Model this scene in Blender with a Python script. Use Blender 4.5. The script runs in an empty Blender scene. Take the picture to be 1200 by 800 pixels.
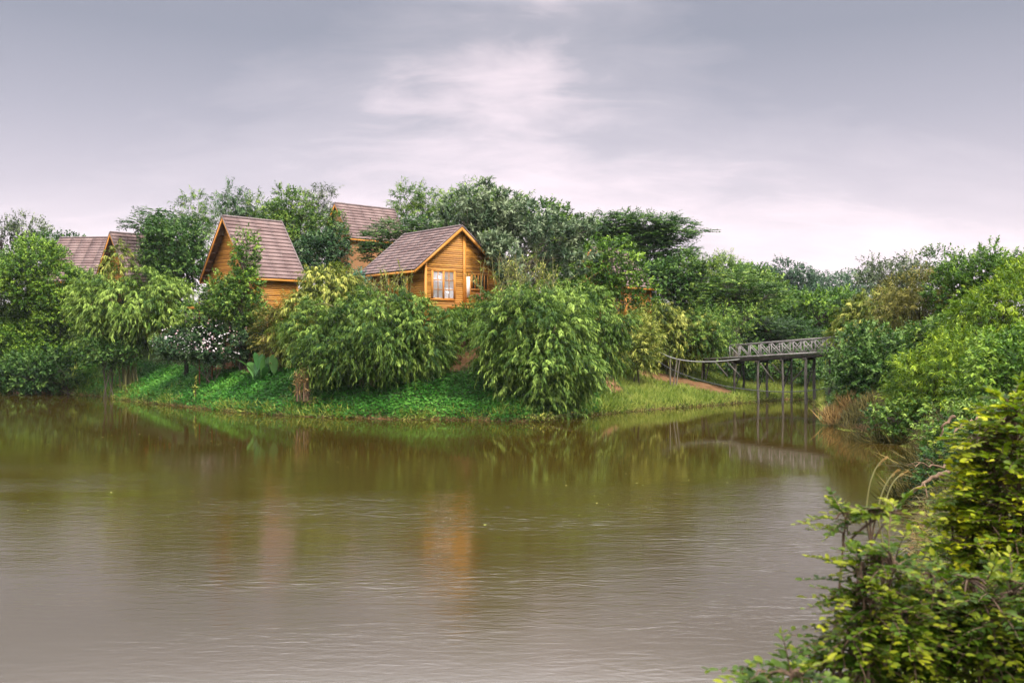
import bpy, math
import numpy as np
R = np.random.default_rng(7)
scene = bpy.context.scene
COL = scene.collection

# ------------------------------------------------------------------ camera
F, HZ, CX, CH = 1100.0, 395.0, 600.0, 4.2       # focal length and horizon in photo pixels, eye height in metres
cam_d = bpy.data.cameras.new("camera"); cam = bpy.data.objects.new("camera", cam_d); COL.objects.link(cam)
cam.location = (0, 0, CH); cam.rotation_euler = (math.radians(90), 0, 0)
cam_d.sensor_width = 36; cam_d.lens = 36 * F / 1200; cam_d.shift_y = -(400 - HZ) / 1200
cam_d.clip_start = 0.1; cam_d.clip_end = 6000
cam_d.dof.use_dof = True; cam_d.dof.focus_distance = 55; cam_d.dof.aperture_fstop = 4.0
scene.camera = cam

# ------------------------------------------------------------------ sky, sun, exposure
SUN_EL, SUN_AZ = math.radians(52), math.radians(140)     # azimuth clockwise from +Y
w = bpy.data.worlds.new("World"); scene.world = w; w.use_nodes = True
nt = w.node_tree; nt.nodes.clear()
class NB:
    """small helper that adds and wires shader nodes"""
    def __init__(s, tree): s.t = tree
    def n(s, typ, ins=None, **kw):
        x = s.t.nodes.new(typ)
        for k, v in kw.items(): setattr(x, k, v)
        for k, v in (ins or {}).items():
            if hasattr(v, 'is_linked') or isinstance(v, bpy.types.NodeSocket): s.t.links.new(v, x.inputs[k])
            else: x.inputs[k].default_value = v
        return x
    def math(s, op, a, b=None, clamp=False):
        x = s.t.nodes.new('ShaderNodeMath'); x.operation = op; x.use_clamp = clamp
        for i, v in enumerate((a, b)):
            if v is None: continue
            if isinstance(v, bpy.types.NodeSocket): s.t.links.new(v, x.inputs[i])
            else: x.inputs[i].default_value = v
        return x.outputs[0]
    def ramp(s, fac, stops, interp='LINEAR'):
        x = s.t.nodes.new('ShaderNodeValToRGB'); x.color_ramp.interpolation = interp
        e = x.color_ramp.elements
        while len(e) < len(stops): e.new(0.5)
        for i, (p, c) in enumerate(stops):
            e[i].position = p; e[i].color = (*c, 1) if len(c) == 3 else c
        s.t.links.new(fac, x.inputs[0]); return x.outputs[0]
    def mix(s, fac, a, b, blend='MIX'):
        x = s.t.nodes.new('ShaderNodeMix'); x.data_type = 'RGBA'; x.blend_type = blend
        for i, v in ((0, fac), (6, a), (7, b)):
            if isinstance(v, bpy.types.NodeSocket): s.t.links.new(v, x.inputs[i])
            else: x.inputs[i].default_value = v if i == 0 else (*v, 1)
        return x.outputs[2]
    def link(s, a, b): s.t.links.new(a, b)

b = NB(nt)
sky = b.n('ShaderNodeTexSky', sky_type='NISHITA', sun_disc=False, sun_elevation=SUN_EL, sun_rotation=SUN_AZ)
tc = b.n('ShaderNodeTexCoord'); sep = b.n('ShaderNodeSeparateXYZ', {0: tc.outputs['Generated']})
el = sep.outputs[2]; elc = b.math('MAXIMUM', el, 0.0)
den = b.math('ADD', elc, 0.34)
cx = b.math('DIVIDE', sep.outputs[0], den); cy = b.math('DIVIDE', sep.outputs[1], den)
cvec = b.n('ShaderNodeCombineXYZ', {0: cx, 1: cy, 2: 0.0})
mp = b.n('ShaderNodeMapping', {'Vector': cvec.outputs[0], 'Scale': (0.85, 0.85, 1.0), 'Location': (1.35, 0.4, 0.0), 'Rotation': (0, 0, 0.12)})
n1 = b.n('ShaderNodeTexNoise', {'Vector': mp.outputs[0], 'Scale': 0.9, 'Detail': 7.0, 'Roughness': 0.52, 'Distortion': 0.25})
mp2 = b.n('ShaderNodeMapping', {'Vector': cvec.outputs[0], 'Scale': (0.6, 1.1, 1.0), 'Location': (7.0, 3.0, 0.0)})
n2 = b.n('ShaderNodeTexNoise', {'Vector': mp2.outputs[0], 'Scale': 2.2, 'Detail': 6.0, 'Roughness': 0.55, 'Distortion': 0.4})
# cloud thickness: noise, thicker overhead and to both sides
dens = b.math('ADD', b.math('MULTIPLY', b.math('ADD', n1.outputs[0], 0.33), 0.44), b.math('MULTIPLY', n2.outputs[0], 0.50))
ax_ = b.math('ABSOLUTE', b.math('ADD', sep.outputs[0], -0.03))
dens = b.math('ADD', dens, b.math('MULTIPLY', b.math('MULTIPLY', ax_, elc), 2.9))
dens = b.math('ADD', dens, b.math('MULTIPLY', ax_, 0.10))
dens = b.math('ADD', dens, b.math('MULTIPLY', elc, 0.80))
mp3 = b.n('ShaderNodeMapping', {'Vector': cvec.outputs[0], 'Scale': (0.7, 1.5, 1.0), 'Location': (2.0, 9.0, 0.0), 'Rotation': (0, 0, -0.15)})
n3 = b.n('ShaderNodeTexNoise', {'Vector': mp3.outputs[0], 'Scale': 7.0, 'Detail': 7.0, 'Roughness': 0.62, 'Distortion': 0.6})
dens = b.math('ADD', dens, b.math('MULTIPLY', b.math('SUBTRACT', n3.outputs[0], 0.5), 0.27))
cl = b.ramp(dens, [(0.50, (0.86, 0.78, 0.80)), (0.62, (0.75, 0.685, 0.705)), (0.74, (0.54, 0.505, 0.535)), (0.86, (0.28, 0.295, 0.335)), (1.0, (0.19, 0.215, 0.26))])
hz = b.ramp(elc, [(0.0, (0.92, 0.80, 0.83)), (0.07, (0.88, 0.78, 0.82)), (0.22, (0.7, 0.66, 0.72)), (1.0, (0.7, 0.66, 0.7))])
hf = b.ramp(elc, [(0.0, (0.7,) * 3), (0.10, (0.55,) * 3), (0.30, (0.08,) * 3), (1.0, (0,) * 3)])
ccol = b.mix(hf, cl, hz)
# bright overcast overhead (the part of the sky well above the picture)
zen = b.ramp(elc, [(0.335, (0, 0, 0)), (0.44, (1, 1, 1))])
ccol = b.mix(1.0, ccol, (.340, .314, .317), 'MULTIPLY')
upper = b.ramp(elc, [(0.36, (1.05, 1.01, 1.08)), (0.55, (1.3, 1.26, 1.28)), (0.75, (.75, .73, .73)), (1.0, (.62, .61, .62))])
ccol = b.mix(zen, ccol, upper)
ccol10 = b.mix(1.0, ccol, (10, 10, 10), 'MULTIPLY')
skymix = b.mix(0.97, sky.outputs[0], ccol10)
bg = b.n('ShaderNodeBackground', {'Color': skymix, 'Strength': 0.1})
out = b.n('ShaderNodeOutputWorld', {'Surface': bg.outputs[0]})

sun_d = bpy.data.lights.new("sun", 'SUN'); sun = bpy.data.objects.new("sun", sun_d); COL.objects.link(sun)
sun_d.energy = 1.5; sun_d.angle = math.radians(12); sun_d.color = (1.0, 0.94, 0.84)
sv = np.array([math.sin(SUN_AZ) * math.cos(SUN_EL), math.cos(SUN_AZ) * math.cos(SUN_EL), math.sin(SUN_EL)])
from mathutils import Vector, Matrix
sun.rotation_euler = Vector(sv).to_track_quat('Z', 'Y').to_euler(); sun.location = (20, -20, 60)
vs = scene.view_settings; vs.view_transform = 'Standard'; vs.look = 'None'; vs.gamma = 1; vs.use_curve_mapping = False
vs.exposure = 2.15
cy_ = scene.cycles
cy_.max_bounces = 6; cy_.diffuse_bounces = 2; cy_.glossy_bounces = 3; cy_.transmission_bounces = 3; cy_.volume_bounces = 1; cy_.transparent_max_bounces = 4
cy_.caustics_reflective = False; cy_.caustics_refractive = False

def at(px, py, D): return np.array([(px - CX) / F * D, D, CH + (HZ - py) / F * D])
def onwater(px, py):
    D = F * CH / (py - HZ); return ((px - CX) / F * D, D)

# ------------------------------------------------------------------ object helpers
def link(name, data, parent=None):
    o = bpy.data.objects.new(name, data); COL.objects.link(o)
    if parent is not None: o.parent = parent
    return o
def thing(name, label, cat, loc=(0, 0, 0), rz=0.0, group=None):
    o = link(name, None); o.empty_display_size = 0.3
    o.location = tuple(float(c) for c in loc); o.rotation_euler = (0, 0, rz)
    tag(o, label, cat, group); return o
def tag(o, label=None, cat=None, group=None, kind=None):
    for k, v in (('label', label), ('category', cat), ('group', group), ('kind', kind)):
        if v: o[k] = v
    return o
def raw_mesh(name, V, faces_flat, sizes, mat=None, smooth=False, tint=None):
    me = bpy.data.meshes.new(name)
    V = np.ascontiguousarray(V, np.float32); ff = np.ascontiguousarray(faces_flat, np.int32); sizes = np.asarray(sizes, np.int32)
    me.vertices.add(len(V)); me.vertices.foreach_set('co', V.ravel())
    me.loops.add(len(ff)); me.loops.foreach_set('vertex_index', ff)
    me.polygons.add(len(sizes)); st = np.zeros(len(sizes), np.int32); st[1:] = np.cumsum(sizes)[:-1]
    me.polygons.foreach_set('loop_start', st)
    if smooth: me.polygons.foreach_set('use_smooth', np.ones(len(sizes), bool))
    if tint is not None:
        a = me.attributes.new('tint', 'FLOAT', 'POINT'); a.data.foreach_set('value', np.ascontiguousarray(tint, np.float32))
    me.update(calc_edges=True)
    if mat: me.materials.append(mat)
    return me
class Geo:
    """collects boxes, bars, tubes and free polygons into one mesh"""
    def __init__(s): s.v = []; s.f = []; s.t = []
    def poly(s, verts, faces, tint=0.5):
        o = len(s.v); s.v += [tuple(map(float, p)) for p in verts]; s.t += [tint] * len(verts)
        s.f += [tuple(i + o for i in f) for f in faces]
    def box(s, x0, x1, y0, y1, z0, z1, tint=0.5):
        v = [(x0, y0, z0), (x1, y0, z0), (x1, y1, z0), (x0, y1, z0), (x0, y0, z1), (x1, y0, z1), (x1, y1, z1), (x0, y1, z1)]
        s.poly(v, [(0, 3, 2, 1), (4, 5, 6, 7), (0, 1, 5, 4), (1, 2, 6, 5), (2, 3, 7, 6), (3, 0, 4, 7)], tint)
    def bar(s, p, q, wd, ht=None, tint=0.5, up=(0, 0, 1)):
        p, q = Vector(p), Vector(q); d = (q - p).normalized(); up = Vector(up)
        if abs(d.dot(up)) > .97: up = Vector((0, 1, 0))
        a = d.cross(up).normalized() * (wd / 2); c = a.cross(d).normalized() * ((ht or wd) / 2)
        v = [p - a - c, p + a - c, p + a + c, p - a + c, q - a - c, q + a - c, q + a + c, q - a + c]
        s.poly(v, [(0, 1, 2, 3), (7, 6, 5, 4), (4, 5, 1, 0), (5, 6, 2, 1), (6, 7, 3, 2), (7, 4, 0, 3)], tint)
    def prism(s, outline, y0, y1, tint=0.5):
        """outline of (x,z) points pushed from y0 to y1"""
        n = len(outline); v = [(x, y0, z) for x, z in outline] + [(x, y1, z) for x, z in outline]
        f = [tuple(range(n)), tuple(range(2 * n - 1, n - 1, -1))] + [(i, i + n, (i + 1) % n + n, (i + 1) % n) for i in range(n)]
        s.poly(v, f, tint)
    def build(s, name, mat, parent=None, smooth=False):
        flat = [i for f in s.f for i in f]
        me = raw_mesh(name, np.array(s.v), flat, [len(f) for f in s.f], mat, smooth, s.t)
        return link(name, me, parent)

def tubes_mesh(name, lines, mat, sides=6):
    """lines: list of (points (n,3), radii (n,))"""
    Vs, Fs, o = [], [], 0
    ang = np.linspace(0, 2 * np.pi, sides, endpoint=False); ca, sa = np.cos(ang), np.sin(ang)
    for P, r in lines:
        P = np.asarray(P, float); n = len(P); r = np.broadcast_to(np.asarray(r, float), (n,))
        T = np.gradient(P, axis=0); T /= np.linalg.norm(T, axis=1, keepdims=True) + 1e-9
        ref = np.array([0.31, 0.95, 0.05]) if abs(T[:, 2]).mean() > .5 else np.array([0, 0.05, 1.0])
        A = np.cross(T, ref); A /= np.linalg.norm(A, axis=1, keepdims=True) + 1e-9; B = np.cross(T, A)
        ring = P[:, None] + r[:, None, None] * (ca[None, :, None] * A[:, None] + sa[None, :, None] * B[:, None])
        Vs.append(ring.reshape(-1, 3))
        i = np.arange(n - 1)[:, None] * sides + np.arange(sides)[None]; j = np.arange(n - 1)[:, None] * sides + (np.arange(sides)[None] + 1) % sides
        Fs.append((np.stack([i, j, j + sides, i + sides], -1).reshape(-1, 4) + o)); o += n * sides
    V = np.concatenate(Vs); Fc = np.concatenate(Fs)
    return raw_mesh(name, V, Fc.ravel(), np.full(len(Fc), 4), mat, True)

def unit(a): return a / (np.linalg.norm(a, axis=-1, keepdims=True) + 1e-9)
def rdir(n):
    return unit(R.normal(size=(n, 3)))

class Leaves:
    """collects leaf blades; each blade is a four- or six-cornered kite"""
    def __init__(s): s.P = []; s.D = []; s.S = []; s.N = []; s.t = []
    def add(s, P, D, N, L, W, tint):
        D = unit(D); S = unit(np.cross(D, N)); Nn = np.cross(S, D); n = len(P)
        L = np.broadcast_to(L, (n,)); W = np.broadcast_to(W, (n,))
        s.P.append(P); s.D.append(D * L[:, None]); s.S.append(S * W[:, None] * .5); s.N.append(Nn * L[:, None]); s.t.append(np.broadcast_to(tint, (n,)))
    def count(s): return sum(len(p) for p in s.P)
    def mesh(s, name, mat, droop=0.12, fine=False, org=(0, 0, 0)):
        P = np.concatenate(s.P) - np.asarray(org); D = np.concatenate(s.D); S = np.concatenate(s.S); N = np.concatenate(s.N); t = np.concatenate(s.t)
        n = len(P)
        if fine:
            fold = N * .07
            V = np.stack([P, P + D * .3 + S * .85 + fold, P + D * .68 + S * .75 + fold * .6, P + D - N * droop, P + D * .68 - S * .75 + fold * .6, P + D * .3 - S * .85 + fold], 1)
            b0 = np.arange(n)[:, None] * 6
            Fc = np.concatenate([b0 + np.array([[0, 1, 2, 3]]), b0 + np.array([[0, 3, 4, 5]])], 1).reshape(-1, 4)
            return raw_mesh(name, V.reshape(-1, 3), Fc.ravel(), np.full(len(Fc), 4), mat, False, np.repeat(t, 6))
        V = np.stack([P, P + D * .42 + S, P + D - N * droop, P + D * .42 - S], 1)
        Fc = np.arange(n * 4).reshape(-1, 4)
        return raw_mesh(name, V.reshape(-1, 3), Fc.ravel(), np.full(n, 4), mat, False, np.repeat(t, 4))

# ------------------------------------------------------------------ materials
def new_mat(name):
    m = bpy.data.materials.new(name); m.use_nodes = True; m.node_tree.nodes.clear(); return m, NB(m.node_tree)
def leaf_mat(name, dark, mid, light, trans=0.22, rough=0.5):
    m, k = new_mat(name)
    at_ = k.n('ShaderNodeAttribute', attribute_name='tint'); oi = k.n('ShaderNodeObjectInfo')
    geo = k.n('ShaderNodeTexCoord'); nz = k.n('ShaderNodeTexNoise', {'Vector': geo.outputs['Object'], 'Scale': 0.55, 'Detail': 2.0})
    f = k.math('ADD', at_.outputs['Fac'], k.math('MULTIPLY', k.math('SUBTRACT', oi.outputs['Random'], 0.5), 0.22))
    f = k.math('ADD', f, k.math('MULTIPLY', k.math('SUBTRACT', nz.outputs[0], 0.5), 0.5))
    c = k.ramp(f, [(0.08, dark), (0.5, mid), (0.95, light)])
    p = k.n('ShaderNodeBsdfPrincipled', {'Base Color': c, 'Roughness': rough, 'Specular IOR Level': 0.16})
    tr = k.n('ShaderNodeBsdfTranslucent', {'Color': k.mix(0.35, c, (mid[0] * 1.5, mid[1] * 1.7, mid[2]))})
    mx = k.n('ShaderNodeMixShader', {0: trans, 1: p.outputs[0], 2: tr.outputs[0]})
    k.n('ShaderNodeOutputMaterial', {'Surface': mx.outputs[0]}); return m
def simple_mat(name, c1, c2, scale=3.0, rough=0.7, stretch=(1, 1, 1), bump=0.2, spec=0.3, tinted=False, c3=None):
    m, k = new_mat(name)
    g = k.n('ShaderNodeTexCoord'); mpn = k.n('ShaderNodeMapping', {'Vector': g.outputs['Object'], 'Scale': stretch})
    nz = k.n('ShaderNodeTexNoise', {'Vector': mpn.outputs[0], 'Scale': scale, 'Detail': 6.0, 'Roughness': 0.6})
    f = nz.outputs[0]
    if tinted:
        a = k.n('ShaderNodeAttribute', attribute_name='tint'); f = k.math('ADD', k.math('MULTIPLY', f, 0.6), k.math('MULTIPLY', a.outputs['Fac'], 0.45))
    c = k.ramp(f, [(0.3, c1), (0.7, c2)] if c3 is None else [(0.25, c1), (0.5, c2), (0.75, c3)])
    bp = k.n('ShaderNodeBump', {'Height': nz.outputs[0], 'Strength': bump, 'Distance': 0.03})
    p = k.n('ShaderNodeBsdfPrincipled', {'Base Color': c, 'Roughness': rough, 'Specular IOR Level': spec, 'Normal': bp.outputs[0]})
    k.n('ShaderNodeOutputMaterial', {'Surface': p.outputs[0]}); return m

LM = {
 'bamboo': leaf_mat('bamboo_leaf', (0.0236, 0.0443, 0.0035), (0.1148, 0.1517, 0.0164), (0.4202, 0.4202, 0.0900)),
 'bamboo_green': leaf_mat('green_bamboo_leaf', (.014, .046, .005), (.072, .135, .016), (.27, .38, .07)),
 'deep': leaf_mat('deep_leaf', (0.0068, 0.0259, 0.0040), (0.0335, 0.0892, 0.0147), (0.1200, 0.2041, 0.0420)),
 'teal': leaf_mat('teal_leaf', (0.0068, 0.0259, 0.0082), (0.0357, 0.0892, 0.0294), (0.1440, 0.2161, 0.0900)),
 'tuft': leaf_mat('tufted_leaf', (0.0123, 0.0285, 0.0136), (0.0630, 0.1050, 0.0525), (0.2281, 0.2761, 0.1561)),
 'fresh': leaf_mat('fresh_leaf', (0.0148, 0.0461, 0.0035), (0.0656, 0.1435, 0.0131), (0.2201, 0.3301, 0.0350)),
 'mid': leaf_mat('mid_leaf', (0.0108, 0.0353, 0.0040), (0.0609, 0.1312, 0.0168), (0.2161, 0.3001, 0.0480)),
 'olive': leaf_mat('olive_leaf', (0.0295, 0.0330, 0.0048), (0.1025, 0.1025, 0.0164), (0.2601, 0.2301, 0.0500)),
 'lime': leaf_mat('lime_leaf', (0.0266, 0.0649, 0.0024), (0.0886, 0.1607, 0.0066), (0.2575, 0.3434, 0.0195)),
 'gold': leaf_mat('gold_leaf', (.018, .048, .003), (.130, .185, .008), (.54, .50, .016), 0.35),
 'goldlow': leaf_mat('shade_toned_shrub_leaf', (.014, .036, .003), (.060, .105, .007), (.25, .26, .014), 0.35),  # darker copy of the gold leaf, shade of the lower shrubs in its colour
 'grey': leaf_mat('grey_leaf', (0.0123, 0.0231, 0.0095), (0.0545, 0.0787, 0.0357), (0.1681, 0.2041, 0.0960)),
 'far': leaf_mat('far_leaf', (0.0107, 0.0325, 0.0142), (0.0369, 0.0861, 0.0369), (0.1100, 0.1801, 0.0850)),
 'ivy': leaf_mat('ground_cover_leaf', (.008, .045, .004), (.034, .145, .014), (.13, .30, .045)),
 'blade': leaf_mat('grass_blade', (0.0295, 0.0620, 0.0035), (0.1230, 0.1804, 0.0180), (0.3401, 0.3501, 0.0750)),
 'dry': leaf_mat('dry_grass_blade', (0.0708, 0.0413, 0.0118), (0.2378, 0.1394, 0.0451), (0.4602, 0.3101, 0.1200), 0.25),
 'drygreen': leaf_mat('half_dry_blade', (.016, .018, .004), (.055, .052, .012), (.19, .15, .042), 0.2),
 'banana': leaf_mat('paddle_leaf', (.012, .050, .010), (.030, .095, .022), (.085, .19, .045), 0.2, 0.5),
 'net': leaf_mat('blue_green_leaf', (0.0118, 0.0502, 0.0325), (0.0410, 0.1312, 0.0902), (0.1200, 0.2501, 0.1801)),
}
M_BARK = simple_mat('bark', (.03, .022, .016), (.09, .07, .05), 5, .9, (1, 1, .25), .6)
M_PALE = simple_mat('pale_bark', (.065, .052, .038), (.17, .145, .11), 5, .85, (1, 1, .25), .5)
M_CULM = simple_mat('bamboo_culm', (.07, .07, .02), (.16, .15, .055), 4, .6, (1, 1, .4), .2)
M_TWIG = simple_mat('twig', (.05, .03, .02), (.13, .08, .05), 20, .8, (1, 1, 1), .3)
M_DEADWOOD = simple_mat('dead_wood', (.06, .036, .02), (.15, .095, .055), 8, .9, (1, 1, .3), .4)

# ------------------------------------------------------------------ terrain and water
shore_px = [(-420, 457), (-250, 456), (-100, 457), (0, 459), (60, 461), (110, 463), (150, 469), (250, 480), (320, 486), (380, 489), (460, 491),
            (560, 492), (620, 494), (655, 491), (690, 486), (760, 480), (830, 475), (880, 471), (915, 468), (948, 468), (956, 472), (962, 482), (985, 501),
            (1030, 509), (1064, 516), (1088, 540), (1082, 570), (1076, 600), (1060, 680), (1010, 800)]
SH = [(-260, 100)] + [onwater(*p) for p in shore_px] + [(2.6, 8.0), (1.2, 6.2), (-1, 5.4), (-6, 5.0), (-20, 4.5), (-260, 4)]
SH = np.array(SH)
def water_sdf(x, y):
    """distance to the shore, positive on land"""
    x = np.asarray(x, float); y = np.asarray(y, float); d = np.full(x.shape, 1e9); ins = np.zeros(x.shape, bool)
    for i in range(len(SH)):
        a, c = SH[i], SH[(i + 1) % len(SH)]; e = c - a
        t = np.clip(((x - a[0]) * e[0] + (y - a[1]) * e[1]) / (e @ e), 0, 1)
        d = np.minimum(d, np.hypot(x - a[0] - t * e[0], y - a[1] - t * e[1]))
        cr = ((a[1] > y) != (c[1] > y)); xi = a[0] + (y - a[1]) / np.where(abs(e[1]) < 1e-9, 1e-9, e[1]) * e[0]
        ins ^= cr & (x < xi)
    return np.where(ins, -d, d)
def sstep(a, c, v):
    t = np.clip((v - a) / (c - a), 0, 1); return t * t * (3 - 2 * t)
_ph = R.uniform(0, 6.28, (12, 3)); _kk = R.normal(size=(12, 2))
def bumps(x, y, sc):
    v = 0
    for i in range(12): v = v + np.sin((_kk[i, 0] * x + _kk[i, 1] * y) / sc * (1 + .25 * i) + _ph[i, 0]) / (1 + .25 * i)
    return v / 5
def ground(x, y):
    x = np.asarray(x, float); y = np.asarray(y, float); s = water_sdf(x, y)
    q = x / np.maximum(y, 8)
    hl = np.interp(s, [-3, 0, .35, 3.3, 4, 5.4, 8, 10, 16, 30, 60, 200], [-1.2, -.08, .25, 1.9, 2.2, 3.6, 4.5, 5.1, 5.9, 7.0, 8.5, 12])
    hm = np.interp(s, [-3, 0, .3, 6, 8, 12, 20, 40, 200], [-1.2, -.08, .18, 1.9, 2.5, 3.9, 5.9, 7.5, 12])
    hr = np.interp(s, [-3, 0, .25, 1.2, 4, 10, 40, 200], [-1.2, -.08, .45, 1.1, 1.8, 2.8, 5.5, 9])
    hn = np.interp(s, [-3, 0, .4, 2, 5, 30], [-1.2, -.08, .6, 1.7, 2.4, 2.8])
    wm = sstep(.06, .14, q); wr = sstep(.31, .36, q); wn = sstep(17, 9, y)
    h = hl * (1 - wm) + hm * wm; h = h * (1 - wr) + hr * wr; h = h * (1 - wn) + hn * wn
    return h + np.clip(s, 0, 4) / 4 * (.16 * bumps(x, y, 2.2) + .10 * bumps(x + 9, y, .7))
def gz(x, y): return float(ground(np.array([x]), np.array([y]))[0])

def axis(lo, hi, fine_lo, fine_hi, st, grow=1.25):
    a = list(np.arange(fine_lo, fine_hi + 1e-6, st)); d = st; v = fine_hi
    while v < hi: d *= grow; v += d; a.append(v)
    d = st; v = fine_lo
    while v > lo: d *= grow; v -= d; a.insert(0, v)
    return np.array(a)
xs = axis(-2500, 2500, -48, 36, .45); ys = axis(-400, 4000, 0, 100, .45)
XX, YY = np.meshgrid(xs, ys); ZZ = ground(XX.ravel(), YY.ravel()).reshape(XX.shape)
nx, ny = len(xs), len(ys); ii = np.arange(nx - 1)[None] + np.arange(ny - 1)[:, None] * nx
quads = np.stack([ii, ii + 1, ii + 1 + nx, ii + nx], -1).reshape(-1, 4)
def soil_amount(x, y):
    """bare earth patches of the bank"""
    v = np.zeros(np.shape(x))
    for (px, py, rx, ry, D) in [(290, 425, 30, 20, 58.6), (215, 418, 60, 14, 61), (150, 408, 50, 14, 66), (525, 436, 32, 16, 54), (460, 436, 60, 12, 55),
                                (788, 431, 44, 12, 62.6), (824, 437, 40, 9, 62.2), (712, 446, 20, 10, 57), (540, 432, 24, 14, 53.5)]:
        p = at(px, py, D); v = np.maximum(v, np.exp(-(((x - p[0]) / (rx / F * D)) ** 2 + ((y - D) / 1.5) ** 2) * .9))
    left = (np.asarray(x) < 3.5) & (np.asarray(y) > 45)
    return np.where(left, v * sstep(3.1, 3.9, water_sdf(x, y)) * 1.3, v)
soil = soil_amount(XX.ravel(), YY.ravel())
sd = water_sdf(XX.ravel(), YY.ravel()); soil = np.maximum(soil, np.exp(-(np.clip(sd, 0, 9) / .28) ** 2))
m, k = new_mat('ground_earth_and_grass')
a = k.n('ShaderNodeAttribute', attribute_name='tint'); g = k.n('ShaderNodeTexCoord')
nz = k.n('ShaderNodeTexNoise', {'Vector': g.outputs['Object'], 'Scale': 1.3, 'Detail': 8.0, 'Roughness': .65})
nf = k.n('ShaderNodeTexNoise', {'Vector': g.outputs['Object'], 'Scale': 9.0, 'Detail': 5.0})
grn = k.ramp(nf.outputs[0], [(.3, (.014, .026, .006)), (.55, (.028, .048, .010)), (.75, (.055, .065, .018))])
ear = k.ramp(nz.outputs[0], [(.3, (.085, .042, .018)), (.55, (.17, .090, .042)), (.75, (.24, .145, .075))])
fac = k.math('MULTIPLY', k.math('SUBTRACT', k.math('ADD', a.outputs['Fac'], k.math('MULTIPLY', k.math('SUBTRACT', nz.outputs[0], .5), .8)), .42), 6.0, True)
c = k.mix(fac, grn, ear)
bp = k.n('ShaderNodeBump', {'Height': nf.outputs[0], 'Strength': .6, 'Distance': .12})
p = k.n('ShaderNodeBsdfPrincipled', {'Base Color': c, 'Roughness': .95, 'Specular IOR Level': .15, 'Normal': bp.outputs[0]})
k.n('ShaderNodeOutputMaterial', {'Surface': p.outputs[0]})
terr = link('ground', raw_mesh('ground', np.stack([XX, YY, ZZ], -1).reshape(-1, 3), quads.ravel(), np.full(len(quads), 4), m, True, soil)); tag(terr, kind='structure')

m, k = new_mat('muddy_water')
g = k.n('ShaderNodeTexCoord')
mpa = k.n('ShaderNodeMapping', {'Vector': g.outputs['Object'], 'Scale': (.9, 2.6, 1), 'Rotation': (0, 0, .12)})
na = k.n('ShaderNodeTexNoise', {'Vector': mpa.outputs[0], 'Scale': 2.3, 'Detail': 4.0, 'Roughness': .55, 'Distortion': .8})
mpb = k.n('ShaderNodeMapping', {'Vector': g.outputs['Object'], 'Scale': (1.0, 2.2, 1), 'Rotation': (0, 0, -.2)})
nb_ = k.n('ShaderNodeTexNoise', {'Vector': mpb.outputs[0], 'Scale': 5.0, 'Detail': 3.0, 'Roughness': .55})
mpc = k.n('ShaderNodeMapping', {'Vector': g.outputs['Object'], 'Scale': (.35, 1.0, 1), 'Rotation': (0, 0, .15), 'Location': (3.2, 0, 0)})
nc = k.n('ShaderNodeTexNoise', {'Vector': mpc.outputs[0], 'Scale': .30, 'Detail': 5.0, 'Roughness': .6})
sp = k.n('ShaderNodeSeparateXYZ', {0: g.outputs['Object']})
yw = k.math('ADD', sp.outputs[1], k.math('MULTIPLY', sp.outputs[0], .22))
band = k.ramp(k.math('DIVIDE', yw, 60.0), [(.17, (.05,) * 3), (.27, (.20,) * 3), (.38, (.26,) * 3), (.56, (.022,) * 3)], 'EASE')
gust = k.math('MULTIPLY', band, k.ramp(nc.outputs[0], [(.36, (.3,) * 3), (.60, (1,) * 3)]))
hgt = k.math('ADD', k.math('MULTIPLY', na.outputs[0], 1.0), k.math('MULTIPLY', nb_.outputs[0], .30))
hgt = k.math('MULTIPLY', hgt, gust)
bp = k.n('ShaderNodeBump', {'Height': hgt, 'Strength': 1.0, 'Distance': .045})
nd = k.n('ShaderNodeTexNoise', {'Vector': g.outputs['Object'], 'Scale': .12, 'Detail': 3.0})
wc = k.ramp(nd.outputs[0], [(.3, (.029, .0185, .0022)), (.7, (.038, .0245, .004))])
rgh = k.ramp(k.math('DIVIDE', yw, 60.0), [(.16, (.16,) * 3), (.27, (.10,) * 3), (.46, (.035,) * 3)], 'EASE')
p = k.n('ShaderNodeBsdfPrincipled', {'Base Color': wc, 'Roughness': rgh, 'IOR': 2.1, 'Specular IOR Level': .5, 'Normal': bp.outputs[0]})
k.n('ShaderNodeOutputMaterial', {'Surface': p.outputs[0]})
wg = Geo(); wg.poly([(-255, 3, 0), (40, 3, 0), (40, 80, 0), (-255, 110, 0)], [(0, 1, 2, 3)]); tag(wg.build('water', m), kind='structure')

# haze: the air between here and the far trees
hb = Geo(); hb.box(-2600, 2600, -450, 4100, -9, 60)
m, k = new_mat('haze_air')
pv = k.n('ShaderNodeVolumePrincipled', {'Color': (.80, .88, .96, 1), 'Density': .00010, 'Anisotropy': 0.2})
k.n('ShaderNodeOutputMaterial', {'Volume': pv.outputs[0]})
HAZE = True
if HAZE: tag(hb.build('haze', m), kind='stuff')

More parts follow.
